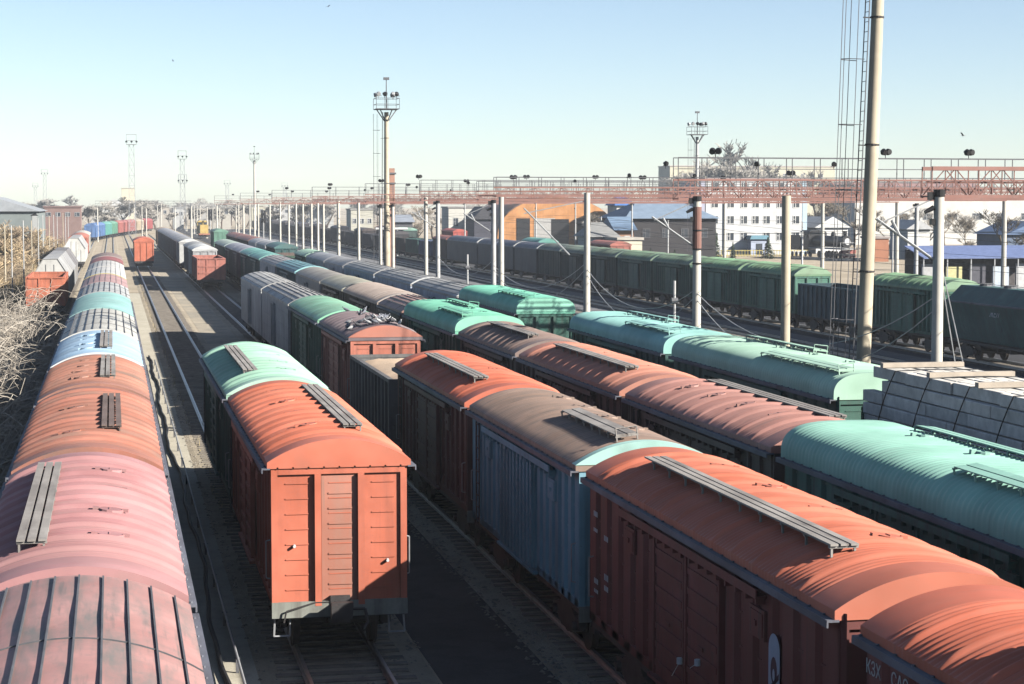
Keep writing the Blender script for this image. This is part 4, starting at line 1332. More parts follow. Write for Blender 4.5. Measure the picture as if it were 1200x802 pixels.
def light_tower(X, Y, h, r0, r1, mat, label, ladder=True, rot=0, scale=1.0):
    t = thing('light_tower', label, 'light tower', (X, Y, 0), rot)
    obj('pole', MB().tube((0, 0, 0), (0, 0, h), r0, r1, 16).mesh('pole', True), mat, t)
    s = scale
    m = MB()
    for a in range(4):
        c, d = math.cos(a * math.pi / 2 + .4), math.sin(a * math.pi / 2 + .4)
        m.beam((c * r1, d * r1, h - .9 * s), (c * 1.15 * s, d * 1.15 * s, h + .25 * s), .08, .08)
    m.box(-1.15 * s, 1.15 * s, -1.15 * s, 1.15 * s, h + .25 * s, h + .33 * s)
    p = obj('platform', m, M_IRON, t)
    m = MB()
    for z in (.75, 1.35):
        for a, b in (((-1.15, -1.15), (1.15, -1.15)), ((1.15, -1.15), (1.15, 1.15)), ((1.15, 1.15), (-1.15, 1.15)), ((-1.15, 1.15), (-1.15, -1.15))):
            m.tube((a[0] * s, a[1] * s, h + z * s), (b[0] * s, b[1] * s, h + z * s), .03, n=4)
    for x in (-1.15, 0, 1.15):
        for y in (-1.15, 1.15):
            m.tube((x * s, y * s, h + .3 * s), (x * s, y * s, h + 1.35 * s), .03, n=4)
    obj('railing', m, M_IRON, p)
    obj('top_mast', MB().tube((0, 0, h + .3), (0, 0, h + 3.2 * s), .07, .04, 6).box(-.28, .28, -.15, .15, h + 3.2 * s, h + 3.45 * s), M_IRON, t)
    for k, (x, y) in enumerate(((-.9, -1.0), (-.3, -1.0), (.5, -1.0), (.9, -1.0), (-.9, .9), (.8, .9))):
        obj('floodlight', FL1, M_BLACK if k % 2 else M_GALV, t, (x * s, y * s, h + 1.3 * s), (0, 0, k * 1.1))
    if ladder:
        m = MB()
        x0 = -r0 - .22
        for y in (-.2, .2):
            m.tube((x0, y, .5), (-r1 - .16, y, h), .022, n=4)
        z = .8
        while z < h:
            xx = x0 + (-r1 - .16 - x0) * z / h
            m.tube((xx, -.2, z), (xx, .2, z), .014, n=4)
            z += .35
        l = obj('ladder', m, M_IRON, t)
        m = MB()
        z = 3.0
        while z < h:
            ring = [(-r0 - .3 - .72 * math.sin(math.pi * k / 8), -.4 * math.cos(math.pi * k / 8), z) for k in range(9)]
            m.path(ring, .018, 4)
            z += 2.3
        for k in (1, 3, 5, 7):
            x, y = -r0 - .3 - .72 * math.sin(math.pi * k / 8), -.4 * math.cos(math.pi * k / 8)
            m.tube((x, y, 3.0), (x, y, h - .2), .014, n=4)
        obj('ladder_cage', m, M_IRON, l)
        m = MB()
        z = 2.5
        while z < h:
            m.tube((0, 0, z), (0, 0, z + .06), r0 + .03 - (r0 - r1) * z / h, None, 12)
            m.beam((-r0 - .25, 0, z), (-r0 * .5, 0, z), .05, .04)
            z += 4.5
        obj('clamp_band', m, M_STEEL, t)
    return t
tw, _ = None, None
XT = 26.2
YT = XT / px(1008.5, 1.0)
t = light_tower(XT, YT, 20.0, .27, .2, M_BEIGE, 'very tall thick cream pole with caged ladder at the right, rising out of frame')
t.rotation_euler.y = R(1.7)
light_tower(27, 27 / px(454, 1.0), 18.6, .34, .22, M_BEIGE, 'tall cream light tower with crowded platform left of centre')
light_tower(px(815.5, 262), 262, 18.6, .3, .2, M_POLEGREY, 'slim light tower with platform above the rusty-topped mast')
light_tower(px(300, 640), 640, 23.5, .45, .3, M_CONC, 'pale pole light tower right of the lattice towers', ladder=False, scale=1.3)
t = thing('chimney', 'square reddish mast stub right of the crowded platform tower', 'mast', (px(460, 230), 230, 0))
obj('shaft', MB().box(-.3, .3, -.3, .3, 0, 13.6), paint((.5, .27, .19), .3), t)
obj('bracket', MB().box(-.45, .45, -.4, .4, 12.9, 13.1).box(-.4, .4, -.45, .45, 11.8, 11.95), M_IRON, t)

def lattice_tower(X, Y, h, w, label, plat2=None):
    t = thing('lattice_tower', label, 'light tower', (X, Y, 0))
    m = MB()
    n = int(h / (w * 1.5))
    def cor(k):
        u = w / 2 * (1 - .3 * k / n)
        z = h * k / n
        return [(-u, -u, z), (u, -u, z), (u, u, z), (-u, u, z)]
    th = .13
    for k in range(n):
        a, b = cor(k), cor(k + 1)
        for i in range(4):
            j = (i + 1) % 4
            m.beam(a[i], b[i], th, th)
            m.beam(a[i], b[j], th * .5, th * .5)
            m.beam(a[j], b[i], th * .5, th * .5)
            m.beam(b[i], b[j], th * .6, th * .6)
    obj('lattice', m, M_GALV, t)
    for zz in [h] + ([plat2] if plat2 else []):
        s = w * .72
        m = MB().box(-s, s, -s, s, zz, zz + .15)
        for z in (1.2, 3.0):
            for a, b in (((-s, -s), (s, -s)), ((s, -s), (s, s)), ((s, s), (-s, s)), ((-s, s), (-s, -s))):
                m.beam((a[0], a[1], zz + z), (b[0], b[1], zz + z), .12, .12)
        for x in (-s, s):
            for y in (-s, s):
                m.beam((x, y, zz), (x, y, zz + 3.0), .12, .12)
        p = obj('platform', m, M_GALV, t)
        for k, (x, y) in enumerate(((-s, -s), (0, -s), (s, -s))):
            obj('floodlight', FL1, M_BLACK, p, (x, y, zz + .3), (0, 0, k), (1.3, 1.3, 1.3))
    return t
lattice_tower(px(157, 600), 600, 27, 2.0, 'tallest lattice light tower in the far left')
lattice_tower(px(216, 720), 720, 25.5, 2.0, 'lattice light tower with two platforms right of the tallest one', plat2=17)
lattice_tower(px(55.5, 1150), 1150, 26, 2.3, 'distant lattice tower above the grey-green shed')
lattice_tower(px(44.5, 1500), 1500, 22, 2.6, 'faint lattice tower left of another above the grey-green shed')
lattice_tower(px(268, 1300), 1300, 22, 2.6, 'tiny faint lattice tower between two taller light towers')
lattice_tower(px(335, 1350), 1350, 21, 2.6, 'tiny faint tower right of the pale pole light tower')

# fence-like line of thin posts in the dry field
for k, x in enumerate((6, 15, 28, 38.5, 46, 53, 59, 64, 69.5, 75, 79, 83, 86.5, 89.5, 92, 94.5)):
    Xp = -9.6
    Y = Xp / px(x, 1.0)
    t = thing('thin_post', 'thin pale post in the row along the dry field', 'post', (Xp + rnd.uniform(-.2, .2), Y, 0), 0, 'thin posts along the dry field')
    obj('pole', MB().tube((0, 0, 0), (0, 0, rnd.uniform(7.3, 7.9)), .075, .055, 6), M_POLEGREY if k % 3 else M_BEIGE, t)

# ------------------------------------------------------------------ buildings
def face_block(name, label, cat, xa, xb, Y, ztop, wallc, roofc, depth=12, roof='flat', rh=2.5, group=None, z0=0):
    a, b = px(xa, Y), px(xb, Y)
    w = b - a
    t = thing(name, label, cat, ((a + b) / 2, Y, z0), 0, group)
    wm = plain('wall_' + name, wallc, .85, .14, .6)
    rm = plain('roof_' + name, roofc, .7, .2, .8)
    obj('wall', MB().box(-w / 2, w / 2, 0, depth, 0, ztop), wm, t)
    m = MB()
    if roof == 'flat':
        m.box(-w / 2 - .2, w / 2 + .2, -.2, depth + .2, ztop + .003, ztop + .35)
    elif roof == 'gable_x':                      # ridge along x
        m.prismx([(-.6, ztop + .004), (depth + .6, ztop + .004), (depth / 2, ztop + rh)], -w / 2 - .5, w / 2 + .5)
    elif roof == 'gable_y':
        m.prism([(-w / 2 - .5, ztop + .004), (w / 2 + .5, ztop + .004), (0, ztop + rh)], -.5, depth + .5)
    elif roof == 'hip':
        m.add([(-w / 2 - .6, -.6, ztop + .004), (w / 2 + .6, -.6, ztop + .004), (w / 2 + .6, depth + .6, ztop + .004), (-w / 2 - .6, depth + .6, ztop + .004), (-w / 4, depth / 2, ztop + rh), (w / 4, depth / 2, ztop + rh)],
              [(0, 1, 5, 4), (1, 2, 5), (2, 3, 4, 5), (3, 0, 4), (3, 2, 1, 0)])
    obj('roof', m, rm, t)
    return t, w
def window(t, x, z, w, h, frame=M_WHITE, y=-.02):
    f = MB()
    f.box(x - w / 2, x + w / 2, y - .05, y + .015, z, z + .09).box(x - w / 2, x + w / 2, y - .05, y + .015, z + h - .09, z + h)
    f.box(x - w / 2, x - w / 2 + .09, y - .05, y + .015, z + .09, z + h - .09).box(x + w / 2 - .09, x + w / 2, y - .05, y + .015, z + .09, z + h - .09)
    f.box(x - .05 - w * .12, x + .05 - w * .12, y - .05, y + .015, z + .09, z + h - .09)
    f.box(x - w / 2 + .09, x - .05 - w * .12, y - .05, y + .015, z + h * .55, z + h * .55 + .07)
    o = obj('window', f, frame, t)
    obj('pane', MB().box(x - w / 2 + .05, x + w / 2 - .05, y - .02, y + .012, z + .05, z + h - .05), M_GLASS, o)
    return o

bt, bw = face_block('office_building', 'white four-storey office building with dark windows behind the dark train', 'building', 826, 944, 355, 14.0, (.66, .66, .65), (.45, .33, .31), 14)
cols = [(c - 885) / 118 * bw for c in (836.5, 855, 870.5, 884, 897, 912.5, 931.5)]
for fl in range(4):
    for ci, cx in enumerate(cols):
        z = [2.9, 6.0, 9.0, 12.0][fl] - .2
        if fl == 3:
            z = 11.9
        if fl == 0 and ci == 3:
            continue
        window(bt, cx, z, 1.35, 1.55)
obj('blue_corner_strip', MB().box(bw / 2 - .9, bw / 2 + .02, -.06, -.004, 0, 14), plain('pale_blue_render', (.50, .64, .74), .8, .1), bt)
obj('grey_corner_strip', MB().box(-bw / 2 - .9, -bw / 2 - .004, .1, 13.9, 0, 13.8), plain('lilac_render', (.45, .45, .55), .8, .1), bt)
d = obj('entrance', MB().box(cols[3] - 1.6, cols[3] + 1.6, -2.2, -.004, 0, 3.0), plain('entrance_blue', (.45, .5, .62), .8, .1), bt)
obj('canopy', MB().prism([(cols[3] - 1.9, 3.0), (cols[3] + 1.9, 3.0), (cols[3] + 1.6, 3.7), (cols[3] - 1.6, 3.7)], -2.6, -.01), plain('canopy_teal', (.16, .32, .40), .6, .1), bt)
obj('entrance_door', MB().box(cols[3] - .6, cols[3] + .6, -2.26, -2.203, .1, 2.2), M_GLASS, d)
for cx in ((836.5 + 10 - 885) / 118 * bw, (921 - 885) / 118 * bw):
    obj('drainpipe', MB().tube((cx, -.1, .2), (cx, -.1, 13.9), .07, n=6), M_GALV, bt)
m = MB()
k = -bw / 2
while k < bw / 2:
    m.box(k, k + .09, -.05, .05, 0, 1.3)
    k += .55
m.box(-bw / 2, bw / 2, -.04, .04, 1.1, 1.2).box(-bw / 2, bw / 2, -.04, .04, .3, .4)
tag(obj('picket_fence', m, plain('yellow_fence', (.62, .50, .16), .8, .2), None, (px(885, 343), 343, 0)), 'low yellow fence in front of the white office building', 'fence')

face_block('apartment_block', 'large cream apartment block rising behind the white office building', 'building', 784, 976, 720, 23.6, (.62, .58, .44), (.5, .42, .38), 16)
aw = [o for o in bpy.data.objects if o.name.startswith('apartment_block')][0]
for fl in range(3):
    for k in range(16):
        window(aw, -27 + k * 3.6, 13.2 + fl * 3.2, 1.5, 1.5)

# orange arched hangar
hy = 430
hx0, hx1 = px(583, hy), px(722, hy)
hwid = hx1 - hx0
t = thing('hangar', 'orange arched hangar with dark door openings', 'hangar', ((hx0 + hx1) / 2, hy, 0))
N = 20
prof = [(-hwid / 2, 0)] + [(hwid / 2 * -math.cos(math.pi * k / N), 2.2 + 8.8 * math.sin(math.pi * k / N) ** .9) for k in range(N + 1)] + [(hwid / 2, 0)]
obj('wall', MB().prism(prof, 0, .6), paint((.60, .27, .09), .3, (.3, .18, .1), .15, .8, 'side'), t)
obj('roof', MB().prism([(x * 1.01, z * 1.012) for x, z in prof], .605, 40), paint((.36, .2, .13), .4), t)
for x0, x1 in ((-9.2, -6.2), (-5.2, -.5), (4.2, 7.5)):
    obj('door', MB().box(x0, x1, -.08, -.004, .2, 6.4), M_BLACK if x0 != -5.2 else plain('door_grey', (.45, .44, .42), .8, .2), t)
obj('door', MB().box(-1.4, 2.6, -.12, -.084, .2, 6.2), M_BLACK, t)

t, w = face_block('house', 'house with a wide blue-grey hipped roof and dark wall', 'house', 735, 838, 290, 7.3, (.045, .042, .045), (.22, .29, .38), 16, 'hip', 2.6)
for x in (-4, -1, 2, 5):
    window(t, x, 4.4, 1.2, 1.4, M_IRON)
t, w = face_block('house', 'small brown brick house with blue roof left of the big blue-grey roof', 'house', 722, 742, 285, 5.6, (.42, .22, .14), (.17, .25, .36), 8, 'gable_x', 2.0)
window(t, .3, 3.6, .8, 1.2)
t, w = face_block('house', 'low white house with grey hipped roof right of the lone mast', 'house', 694, 722, 270, 4.9, (.74, .72, .66), (.28, .28, .27), 9, 'hip', 2.0)
for x in (-.7, .9):
    window(t, x, 2.6, .7, 1.5)
t, w = face_block('house', 'cream flat annex beside the low white house', 'house', 724, 752, 262, 4.6, (.70, .64, .50), (.5, .46, .4), 8)
window(t, -1.2, 2.7, .7, 1.2)
t, w = face_block('house', 'small house with a bright blue hipped roof near the gantry', 'house', 722, 741, 420, 9.2, (.66, .64, .6), (.08, .20, .50), 8, 'hip', 2.2)
window(t, 0, 7.0, 1.1, 1.2)
t, w = face_block('house', 'old white brick house left of the white mast pair', 'house', 526, 568, 470, 8.6, (.62, .60, .54), (.3, .28, .27), 10)
for x in (-2.6, .2, 2.8):
    window(t, x, 4.2, 1.2, 2.0, M_GALV)
t, w = face_block('shed', 'dark shed with black roof beside the mast pair', 'shed', 556, 578, 400, 6.4, (.07, .07, .09), (.06, .06, .07), 10, 'gable_y', 2.6)
t, w = face_block('house', 'grey flat-roofed block left of the light tower, behind the dark train', 'building', 412, 438, 520, 8.0, (.52, .50, .42), (.32, .31, .29), 10)
for x in (-2, 0, 2):
    window(t, x, 4.4, 1.1, 1.4)
t, w = face_block('warehouse', 'low dark shed with grey roof right of the light tower', 'warehouse', 462, 484, 430, 5.6, (.12, .12, .13), (.30, .33, .38), 12, 'gable_x', 1.6)
t, w = face_block('shed', 'white gabled shed behind the steam locomotive', 'shed', 955, 992, 362, 5.0, (.80, .79, .76), (.72, .72, .70), 14, 'gable_y', 2.1)
t, w = face_block('warehouse', 'long white warehouse behind the bare trees at the right', 'warehouse', 1000, 1330, 440, 11.2, (.70, .67, .61), (.40, .36, .33), 20)
for k in range(9):
    window(t, -24 + k * 6.2, 5.8, 2.4, 1.6, M_GALV)
t, w = face_block('warehouse', 'long red-roofed building showing behind the gantry truss', 'building', 985, 1150, 560, 13.6, (.45, .33, .30), (.34, .20, .18), 18, 'gable_x', 2.4)
t, w = face_block('shed', 'small white gabled shed below the bare trees at right', 'shed', 1062, 1088, 320, 5.2, (.7, .69, .65), (.5, .5, .5), 8, 'gable_y', 1.6)
t, w = face_block('shed', 'small brick shed left of the green-topped mast', 'shed', 1024, 1040, 310, 3.8, (.42, .18, .10), (.35, .3, .28), 6)
t, w = face_block('garage', 'blue-grey garage with sloped roof at the far right edge', 'garage', 1178, 1240, 260, 5.2, (.14, .18, .25), (.13, .20, .34), 10, 'gable_y', 1.9)
# market row with long blue roof
t = thing('market_row', 'long open stall row under a blue roof at the right edge', 'stalls', (px(1076, 205), 205, 0))
W = px(1240, 205) - px(1076, 205)
obj('roof', MB().prismx([(-1.2, 3.5), (4.4, 4.7), (4.4, 4.82), (-1.2, 3.62)], 0, W), plain('blue_roofing', (.17, .22, .40), .5, .25, 2), t)
obj('back_wall', MB().box(0, W, 3.9, 4.1, 0, 4.4), plain('stall_dark', (.10, .09, .09), .8, .4), t)
for k, c in enumerate(((.5, .5, .5), (.62, .58, .3), (.1, .1, .12), (.55, .62, .7), (.6, .6, .6), (.12, .12, .15))):
    a = W * k / 6
    obj('stall_front', MB().box(a + .3, a + W / 6 - .6, -.2, .1, 0, 2.9 - .3 * (k % 2)), plain('stall_front', c, .8, .2), t)
    obj('stall_post', MB().box(a, a + .12, -1.1, -1.0, 0, 3.5), M_GALV, t)
# left background
t, w = face_block('warehouse', 'grey-green metal warehouse with low gable at the left edge', 'warehouse', -60, 46, 330, 8.3, (.21, .24, .235), (.34, .36, .38), 40, 'gable_y', 2.4)
obj('pale_corner', MB().box(w / 2 - .8, w / 2 + .02, -.05, -.004, 0, 8.0), plain('pale_corner', (.4, .41, .4), .8, .1), t)
obj('vent', MB().prism([(6.0, 7.6), (7.3, 7.6), (6.65, 8.1)], -.06, -.004), M_BLACK, t)
t, w = face_block('warehouse', 'rusty red shed with flat roof left of the far portal', 'shed', 54, 97, 480, 8.7, (.26, .17, .15), (.22, .14, .13), 14)
for k in range(4):
    window(t, -3.2 + 2.2 * k, 6.6, 1.2, 1.0, M_GALV)
t, w = face_block('building', 'white gabled hall seen beneath the grey portal', 'hall', 123, 149, 760, 9.0, (.50, .50, .48), (.60, .60, .58), 20, 'gable_y', 2.6)
t, w = face_block('building', 'tall cream block behind the tallest lattice tower', 'building', 145, 160, 900, 16.5, (.68, .62, .46), (.6, .56, .44), 12)
for k in range(3):
    window(t, -1.6 + 1.6 * k, 10, .9, 1.2)
far_b = [(109, 126, 800, 8.5, (.7, .68, .63), 'low white building right of the rusty shed'), (181, 200, 850, 9.0, (.62, .56, .48), 'low tan building beyond the lone orange boxcar'),
         (205, 217, 780, 8.6, (.7, .7, .68), 'low pale building right of the two-platform tower base'), (226, 243, 900, 10.5, (.58, .56, .52), 'grey low block near the yellow locomotive'),
         (252, 272, 760, 9.2, (.66, .62, .54), 'pale low block behind the lone green boxcar'), (296, 312, 820, 9.5, (.68, .64, .5), 'cream low block behind the pale pole light tower'),
         (322, 352, 880, 9.2, (.7, .69, .67), 'white low block behind the receding masts'), (362, 392, 780, 8.6, (.66, .66, .64), 'pale long block behind the thick white mast')]
for xa, xb, Y, z, c, lab in far_b:
    t, w = face_block('building', lab, 'building', xa, xb, Y, z - .8, tuple(v * .72 for v in c), tuple(v * .5 for v in c), 12)
    n = max(2, int(w / 3))
    for k in range(n):
        window(t, -w / 2 + w * (k + .5) / n, z - 3.4, 1.2, 1.4, M_GALV)
t = obj('pipeline', MB().tube((0, 0, 0), (px(503, 335) - px(463, 335), 0, 0), .22, n=8).tube((1, 0, 0), (1, 0, -5), .1, n=6).tube((4, 0, 0), (4, 0, -5), .1, n=6), M_WHITE, None, (px(463, 335), 360, 5.0))
tag(t, 'white raised pipe above the dark gondolas right of the light tower', 'pipe')

# ------------------------------------------------------------------ steam locomotive and far yellow locomotive
ly = 325
t = thing('steam_locomotive', 'black preserved steam locomotive with white trim in front of the white shed', 'locomotive', (px(972, ly), ly, .25), R(7))
obj('boiler', MB().tube((0, -4.5, 2.85), (0, 5.5, 2.85), .95, 1.0, 24).mesh('boiler', True), M_BLACK, t)
sb = obj('smokebox', MB().tube((0, -6.0, 2.85), (0, -4.5, 2.85), 1.02, 1.02, 24).mesh('smokebox', True), M_BLACK, t)
obj('smokebox_door', MB().tube((0, -6.12, 2.85), (0, -6.005, 2.85), .5, .6, 18), M_LETTER, sb)
obj('chimney', MB().tube((0, -5.2, 3.8), (0, -5.2, 4.7), .32, .36, 14), M_BLACK, t)
obj('dome', MB().tube((0, -1.0, 3.7), (0, -1.0, 4.5), .5, .3, 14).tube((0, 2.2, 3.7), (0, 2.2, 4.4), .45, .3, 14), M_BLACK, t)
c = obj('cab', MB().box(-1.55, 1.55, 5.2, 7.8, 1.5, 4.3), M_BLACK, t)
obj('cab_roof', MB().prism([(-1.75, 4.3), (1.75, 4.3), (1.2, 4.7), (-1.2, 4.7)], 4.8, 8.4), M_BLACK, c)
obj('cab_window', MB().box(-1.58, -1.552, 5.8, 6.8, 3.1, 3.9).box(1.552, 1.58, 5.8, 6.8, 3.1, 3.9), M_GLASS, c)
obj('running_plate', MB().box(-1.5, 1.5, -6.3, 5.2, 1.55, 1.7), M_BLACK, t)
obj('white_trim', MB().box(-1.54, -1.505, -6.3, 5.2, 1.6, 1.72).box(1.505, 1.54, -6.3, 5.2, 1.6, 1.72).box(-1.5, 1.5, -6.34, -6.305, 1.6, 1.72)
    .tube((-1.4, -6.3, 1.72), (-1.4, -6.3, 2.7), .04, n=5).tube((1.4, -6.3, 1.72), (1.4, -6.3, 2.7), .04, n=5).tube((-1.4, -6.3, 2.7), (1.4, -6.3, 2.7), .04, n=5), M_LETTER, t)
obj('buffer_beam', MB().box(-1.4, 1.4, -6.6, -6.345, .9, 1.5).prism([(-1.2, .25), (1.2, .25), (.9, .85), (-.9, .85)], -7.2, -6.4), paint((.35, .09, .07), .4), t)
wl = MB().tube((-.06, 0, 0), (.06, 0, 0), .62, .62, 20).tube((-.1, 0, 0), (.1, 0, 0), .16, n=10).mesh('wheel')
for k, y in enumerate((-3.2, -1.8, -.4, 1.0, 2.4, -5.3, 5.6)):
    for x in (-.95, .95):
        obj('wheel', wl, M_STEEL, t, (x, y, .62 if k < 5 else .45), (0, 0, 0), (1, 1, 1) if k < 5 else (1, .7, .7))
tt = obj('tender', MB().box(-1.5, 1.5, 8.6, 14.0, 1.2, 3.4).box(-1.5, -1.4, 8.6, 14.0, 3.4, 3.8).box(1.4, 1.5, 8.6, 14.0, 3.4, 3.8), M_BLACK, t)
for y in (9.6, 11.2, 12.8):
    for x in (-.9, .9):
        obj('tender_wheel', wl, M_STEEL, tt, (x, y, .45), (0, 0, 0), (1, .7, .7))
struct('museum_track', MB().box(-1.4, 1.4, -9, 16, .02, .1).box(-.83, -.76, -9, 16, .1, .25).box(.76, .83, -9, 16, .1, .25), M_RAIL)
mt = bpy.data.objects['museum_track']
mt.location, mt.rotation_euler = (px(972, ly), ly, 0), (0, 0, R(7))

yl = 560
t = thing('shunting_locomotive', 'small yellow locomotive facing the camera in the far middle of the yard', 'locomotive', (px(239.5, yl), yl, .2))
ym = paint((.66, .46, .13), .25, (.3, .22, .1), .1, .6, 'side')
obj('hood', MB().box(-1.1, 1.1, -7, 3, 1.3, 3.6), ym, t)
obj('cab', MB().box(-1.5, 1.5, 3, 7, 1.3, 4.3), ym, t)
obj('cab_roof', MB().prism([(-1.6, 4.3), (1.6, 4.3), (.9, 4.75), (-.9, 4.75)], 2.8, 7.2), ym, t)
obj('cab_window', MB().box(-1.3, -.3, 2.95, 2.997, 3.65, 4.2).box(.3, 1.3, 2.95, 2.997, 3.65, 4.2), M_GLASS, t)
obj('frame', MB().box(-1.5, 1.5, -7.6, 7.2, .9, 1.298), paint((.5, .2, .12), .3), t)
add_running_gear(t, 14, 2)

# signal heads in the far middle
for x, Y, lab in ((225, 520, 'dark twin-lens signal left of the yellow locomotive'), (248, 500, 'dark twin-lens signal right of the yellow locomotive'), (310, 420, 'dark round signal head among the slim masts')):
    t = thing('signal', lab, 'signal', (px(x, Y), Y, 0))
    obj('pole', MB().tube((0, 0, 0), (0, 0, 8), .12, n=6), M_POLEGREY, t)
    h = obj('signal_head', MB().box(-.5, .5, -.1, .1, 5.6, 8.2), M_BLACK, t)
    obj('hood', MB().tube((0, -.4, 6.2), (0, -.1, 6.2), .3, n=8).tube((0, -.4, 7.4), (0, -.1, 7.4), .3, n=8), M_BLACK, h)

# ------------------------------------------------------------------ vegetation
def branch_tree(seed, h, spread, levels=4, up=.55, trunk_r=.22, kids=(3, 5), minr=.026):
    rg = random.Random(seed)
    tr, tw = MB(), MB()
    def grow(p, d, L, r, lv):
        pts = [p]
        q = p
        dd = d.copy()
        seg = 3
        for i in range(seg):
            dd = (dd + Vector((rg.uniform(-1, 1), rg.uniform(-1, 1), rg.uniform(-.4, .9) * up)) * .22).normalized()
            q = q + dd * (L / seg)
            pts.append(q)
        for i in range(seg):
            ra = r * (1 - .5 * i / seg)
            rb = r * (1 - .5 * (i + 1) / seg)
            (tr if lv == 0 else tw).tube(pts[i], pts[i + 1], max(minr, ra), max(minr * .6, rb), 5 if lv < 2 else 3, caps=False)
        if lv >= levels:
            return
        for k in range(rg.randint(*kids) + (2 if lv > 1 else 0)):
            u = rg.uniform(.3, 1.0)
            i = min(seg - 1, int(u * seg))
            b = pts[i].lerp(pts[i + 1], u * seg - i)
            a = rg.uniform(0, 2 * math.pi)
            side = Vector((math.cos(a), math.sin(a), 0)) * spread
            nd = (dd * .7 + side + Vector((0, 0, up * .6))).normalized()
            grow(b, nd, L * rg.uniform(.5, .75), r * .5, lv + 1)
    grow(Vector((0, 0, 0)), Vector((0, 0, 1)), h * .42, trunk_r, 0)
    return tr.mesh('trunk', fix=False), tw.mesh('crown', fix=False)
TREES = [branch_tree(s, 12, .8, 5, .6, .24, (2, 4), .03) for s in (3, 11, 19)]
FARTREES = [branch_tree(s, 12, .85, 5, .6, .28, (3, 4), .045) for s in (31, 47)]
SHRUBT = [branch_tree(s, 5.5, .9, 4, .4, .09, (4, 5), .022) for s in (5, 23)]
def tree(k, X, Y, s, label, group=None, mat=M_TWIG, src=None, wide=1.0):
    t = thing('bare_tree', label, 'tree', (X, Y, 0), rnd.uniform(0, 6.28), group)
    a, b = (src or TREES)[k % len(src or TREES)]
    obj('trunk', a, M_BARK, t, (0, 0, 0), (0, 0, 0), (s * wide, s * wide, s))
    obj('crown', b, mat, t, (0, 0, 0), (0, 0, 0), (s * wide, s * wide, s))
    return t
tree(0, px(1172, 240), 240, .95, 'wide bare tree with dark trunk at the right edge', wide=1.5)
tree(1, px(1128, 262), 262, .8, 'bare tree left of the wide dark-trunked one at the right', wide=1.3)
tree(2, px(1040, 345), 345, .95, 'brown bushy bare tree behind the very tall cream pole', wide=1.5)
tree(0, px(1012, 380), 380, 1.0, 'bare tree right of the white gabled shed', wide=1.4)
tree(1, px(968, 400), 400, 1.1, 'bare tree just right of the office building', wide=1.2)
tree(2, px(952, 430), 430, 1.2, 'pale bare tree half behind the office building corner', wide=1.2)
for k, (x, Y, s) in enumerate(((800, 640, 2.1), (820, 640, 2.3), (842, 630, 2.4), (862, 650, 2.9), (884, 640, 2.3), (905, 650, 2.2), (930, 640, 2.1), (955, 650, 2.0), (990, 560, 1.7))):
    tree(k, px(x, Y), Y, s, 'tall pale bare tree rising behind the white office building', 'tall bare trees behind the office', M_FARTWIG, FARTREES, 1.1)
for k, (x, Y, s) in enumerate(((470, 480, .9), (490, 470, .95), (508, 500, 1.0), (528, 520, .95), (560, 520, 1.0), (650, 520, 1.0), (575, 560, 1.1), (600, 560, 1.1), (690, 420, .9), (708, 400, .85), (716, 390, .7), (755, 440, .9), (775, 460, .95), (740, 350, .6), (1085, 380, .9), (1105, 390, .9), (1150, 340, .8), (1200, 300, .8), (1060, 400, .95), (1000, 420, 1.0))):
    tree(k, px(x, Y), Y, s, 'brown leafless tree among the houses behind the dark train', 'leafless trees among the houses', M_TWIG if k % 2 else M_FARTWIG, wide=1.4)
for k in range(80):
    x = rnd.uniform(-40, 470)
    Y = rnd.uniform(620, 1300)
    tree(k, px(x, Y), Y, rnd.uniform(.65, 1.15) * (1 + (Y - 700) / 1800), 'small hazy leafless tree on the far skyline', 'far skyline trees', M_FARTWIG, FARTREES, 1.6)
# spruces in front of the office
def spruce_mesh(seed, h=4.5):
    rg = random.Random(seed)
    m = MB()
    for k in range(420):
        z = h * rg.random() ** 1.2
        rr = (h - z) * .27 * rg.uniform(.5, 1.05) + .04
        a = rg.uniform(0, 6.28)
        p = Vector((math.cos(a) * rr * .25, math.sin(a) * rr * .25, z + .35))
        q = Vector((math.cos(a) * rr, math.sin(a) * rr, z + .1))
        s = Vector((-math.sin(a), math.cos(a), 0)) * .12
        m.add([p, q - s, q + Vector((0, 0, -.06)), q + s], [(0, 1, 2), (0, 2, 3)])
    return m.mesh('foliage', fix=False)
sp = spruce_mesh(4)
M_SPRUCE = plain('spruce', (.05, .075, .04), .9, .4, 6)
for x, Y, s, lab in ((837, 335, 1.15, 'dark young spruce at the left front of the office building'), (899, 330, .8, 'low round spruce in front of the office doorway'), (858, 332, .62, 'small brownish spruce between two darker ones by the office'),
                     (747, 255, .7, 'small spruce beside the cream annex'), (790, 262, .7, 'small spruce near the blue-roofed house corner'), (762, 258, .75, 'small spruce between two others by the blue-roofed house')):
    t = thing('spruce', lab, 'spruce', (px(x, Y), Y, 0), rnd.random() * 6)
    obj('trunk', MB().tube((0, 0, 0), (0, 0, 4.2 * s), .09, .02, 6), M_BARK, t)
    obj('foliage', sp, M_SPRUCE, t, (0, 0, 0), (0, 0, 0), (s * (1.6 if 'round' in lab else 1), s * (1.6 if 'round' in lab else 1), s))

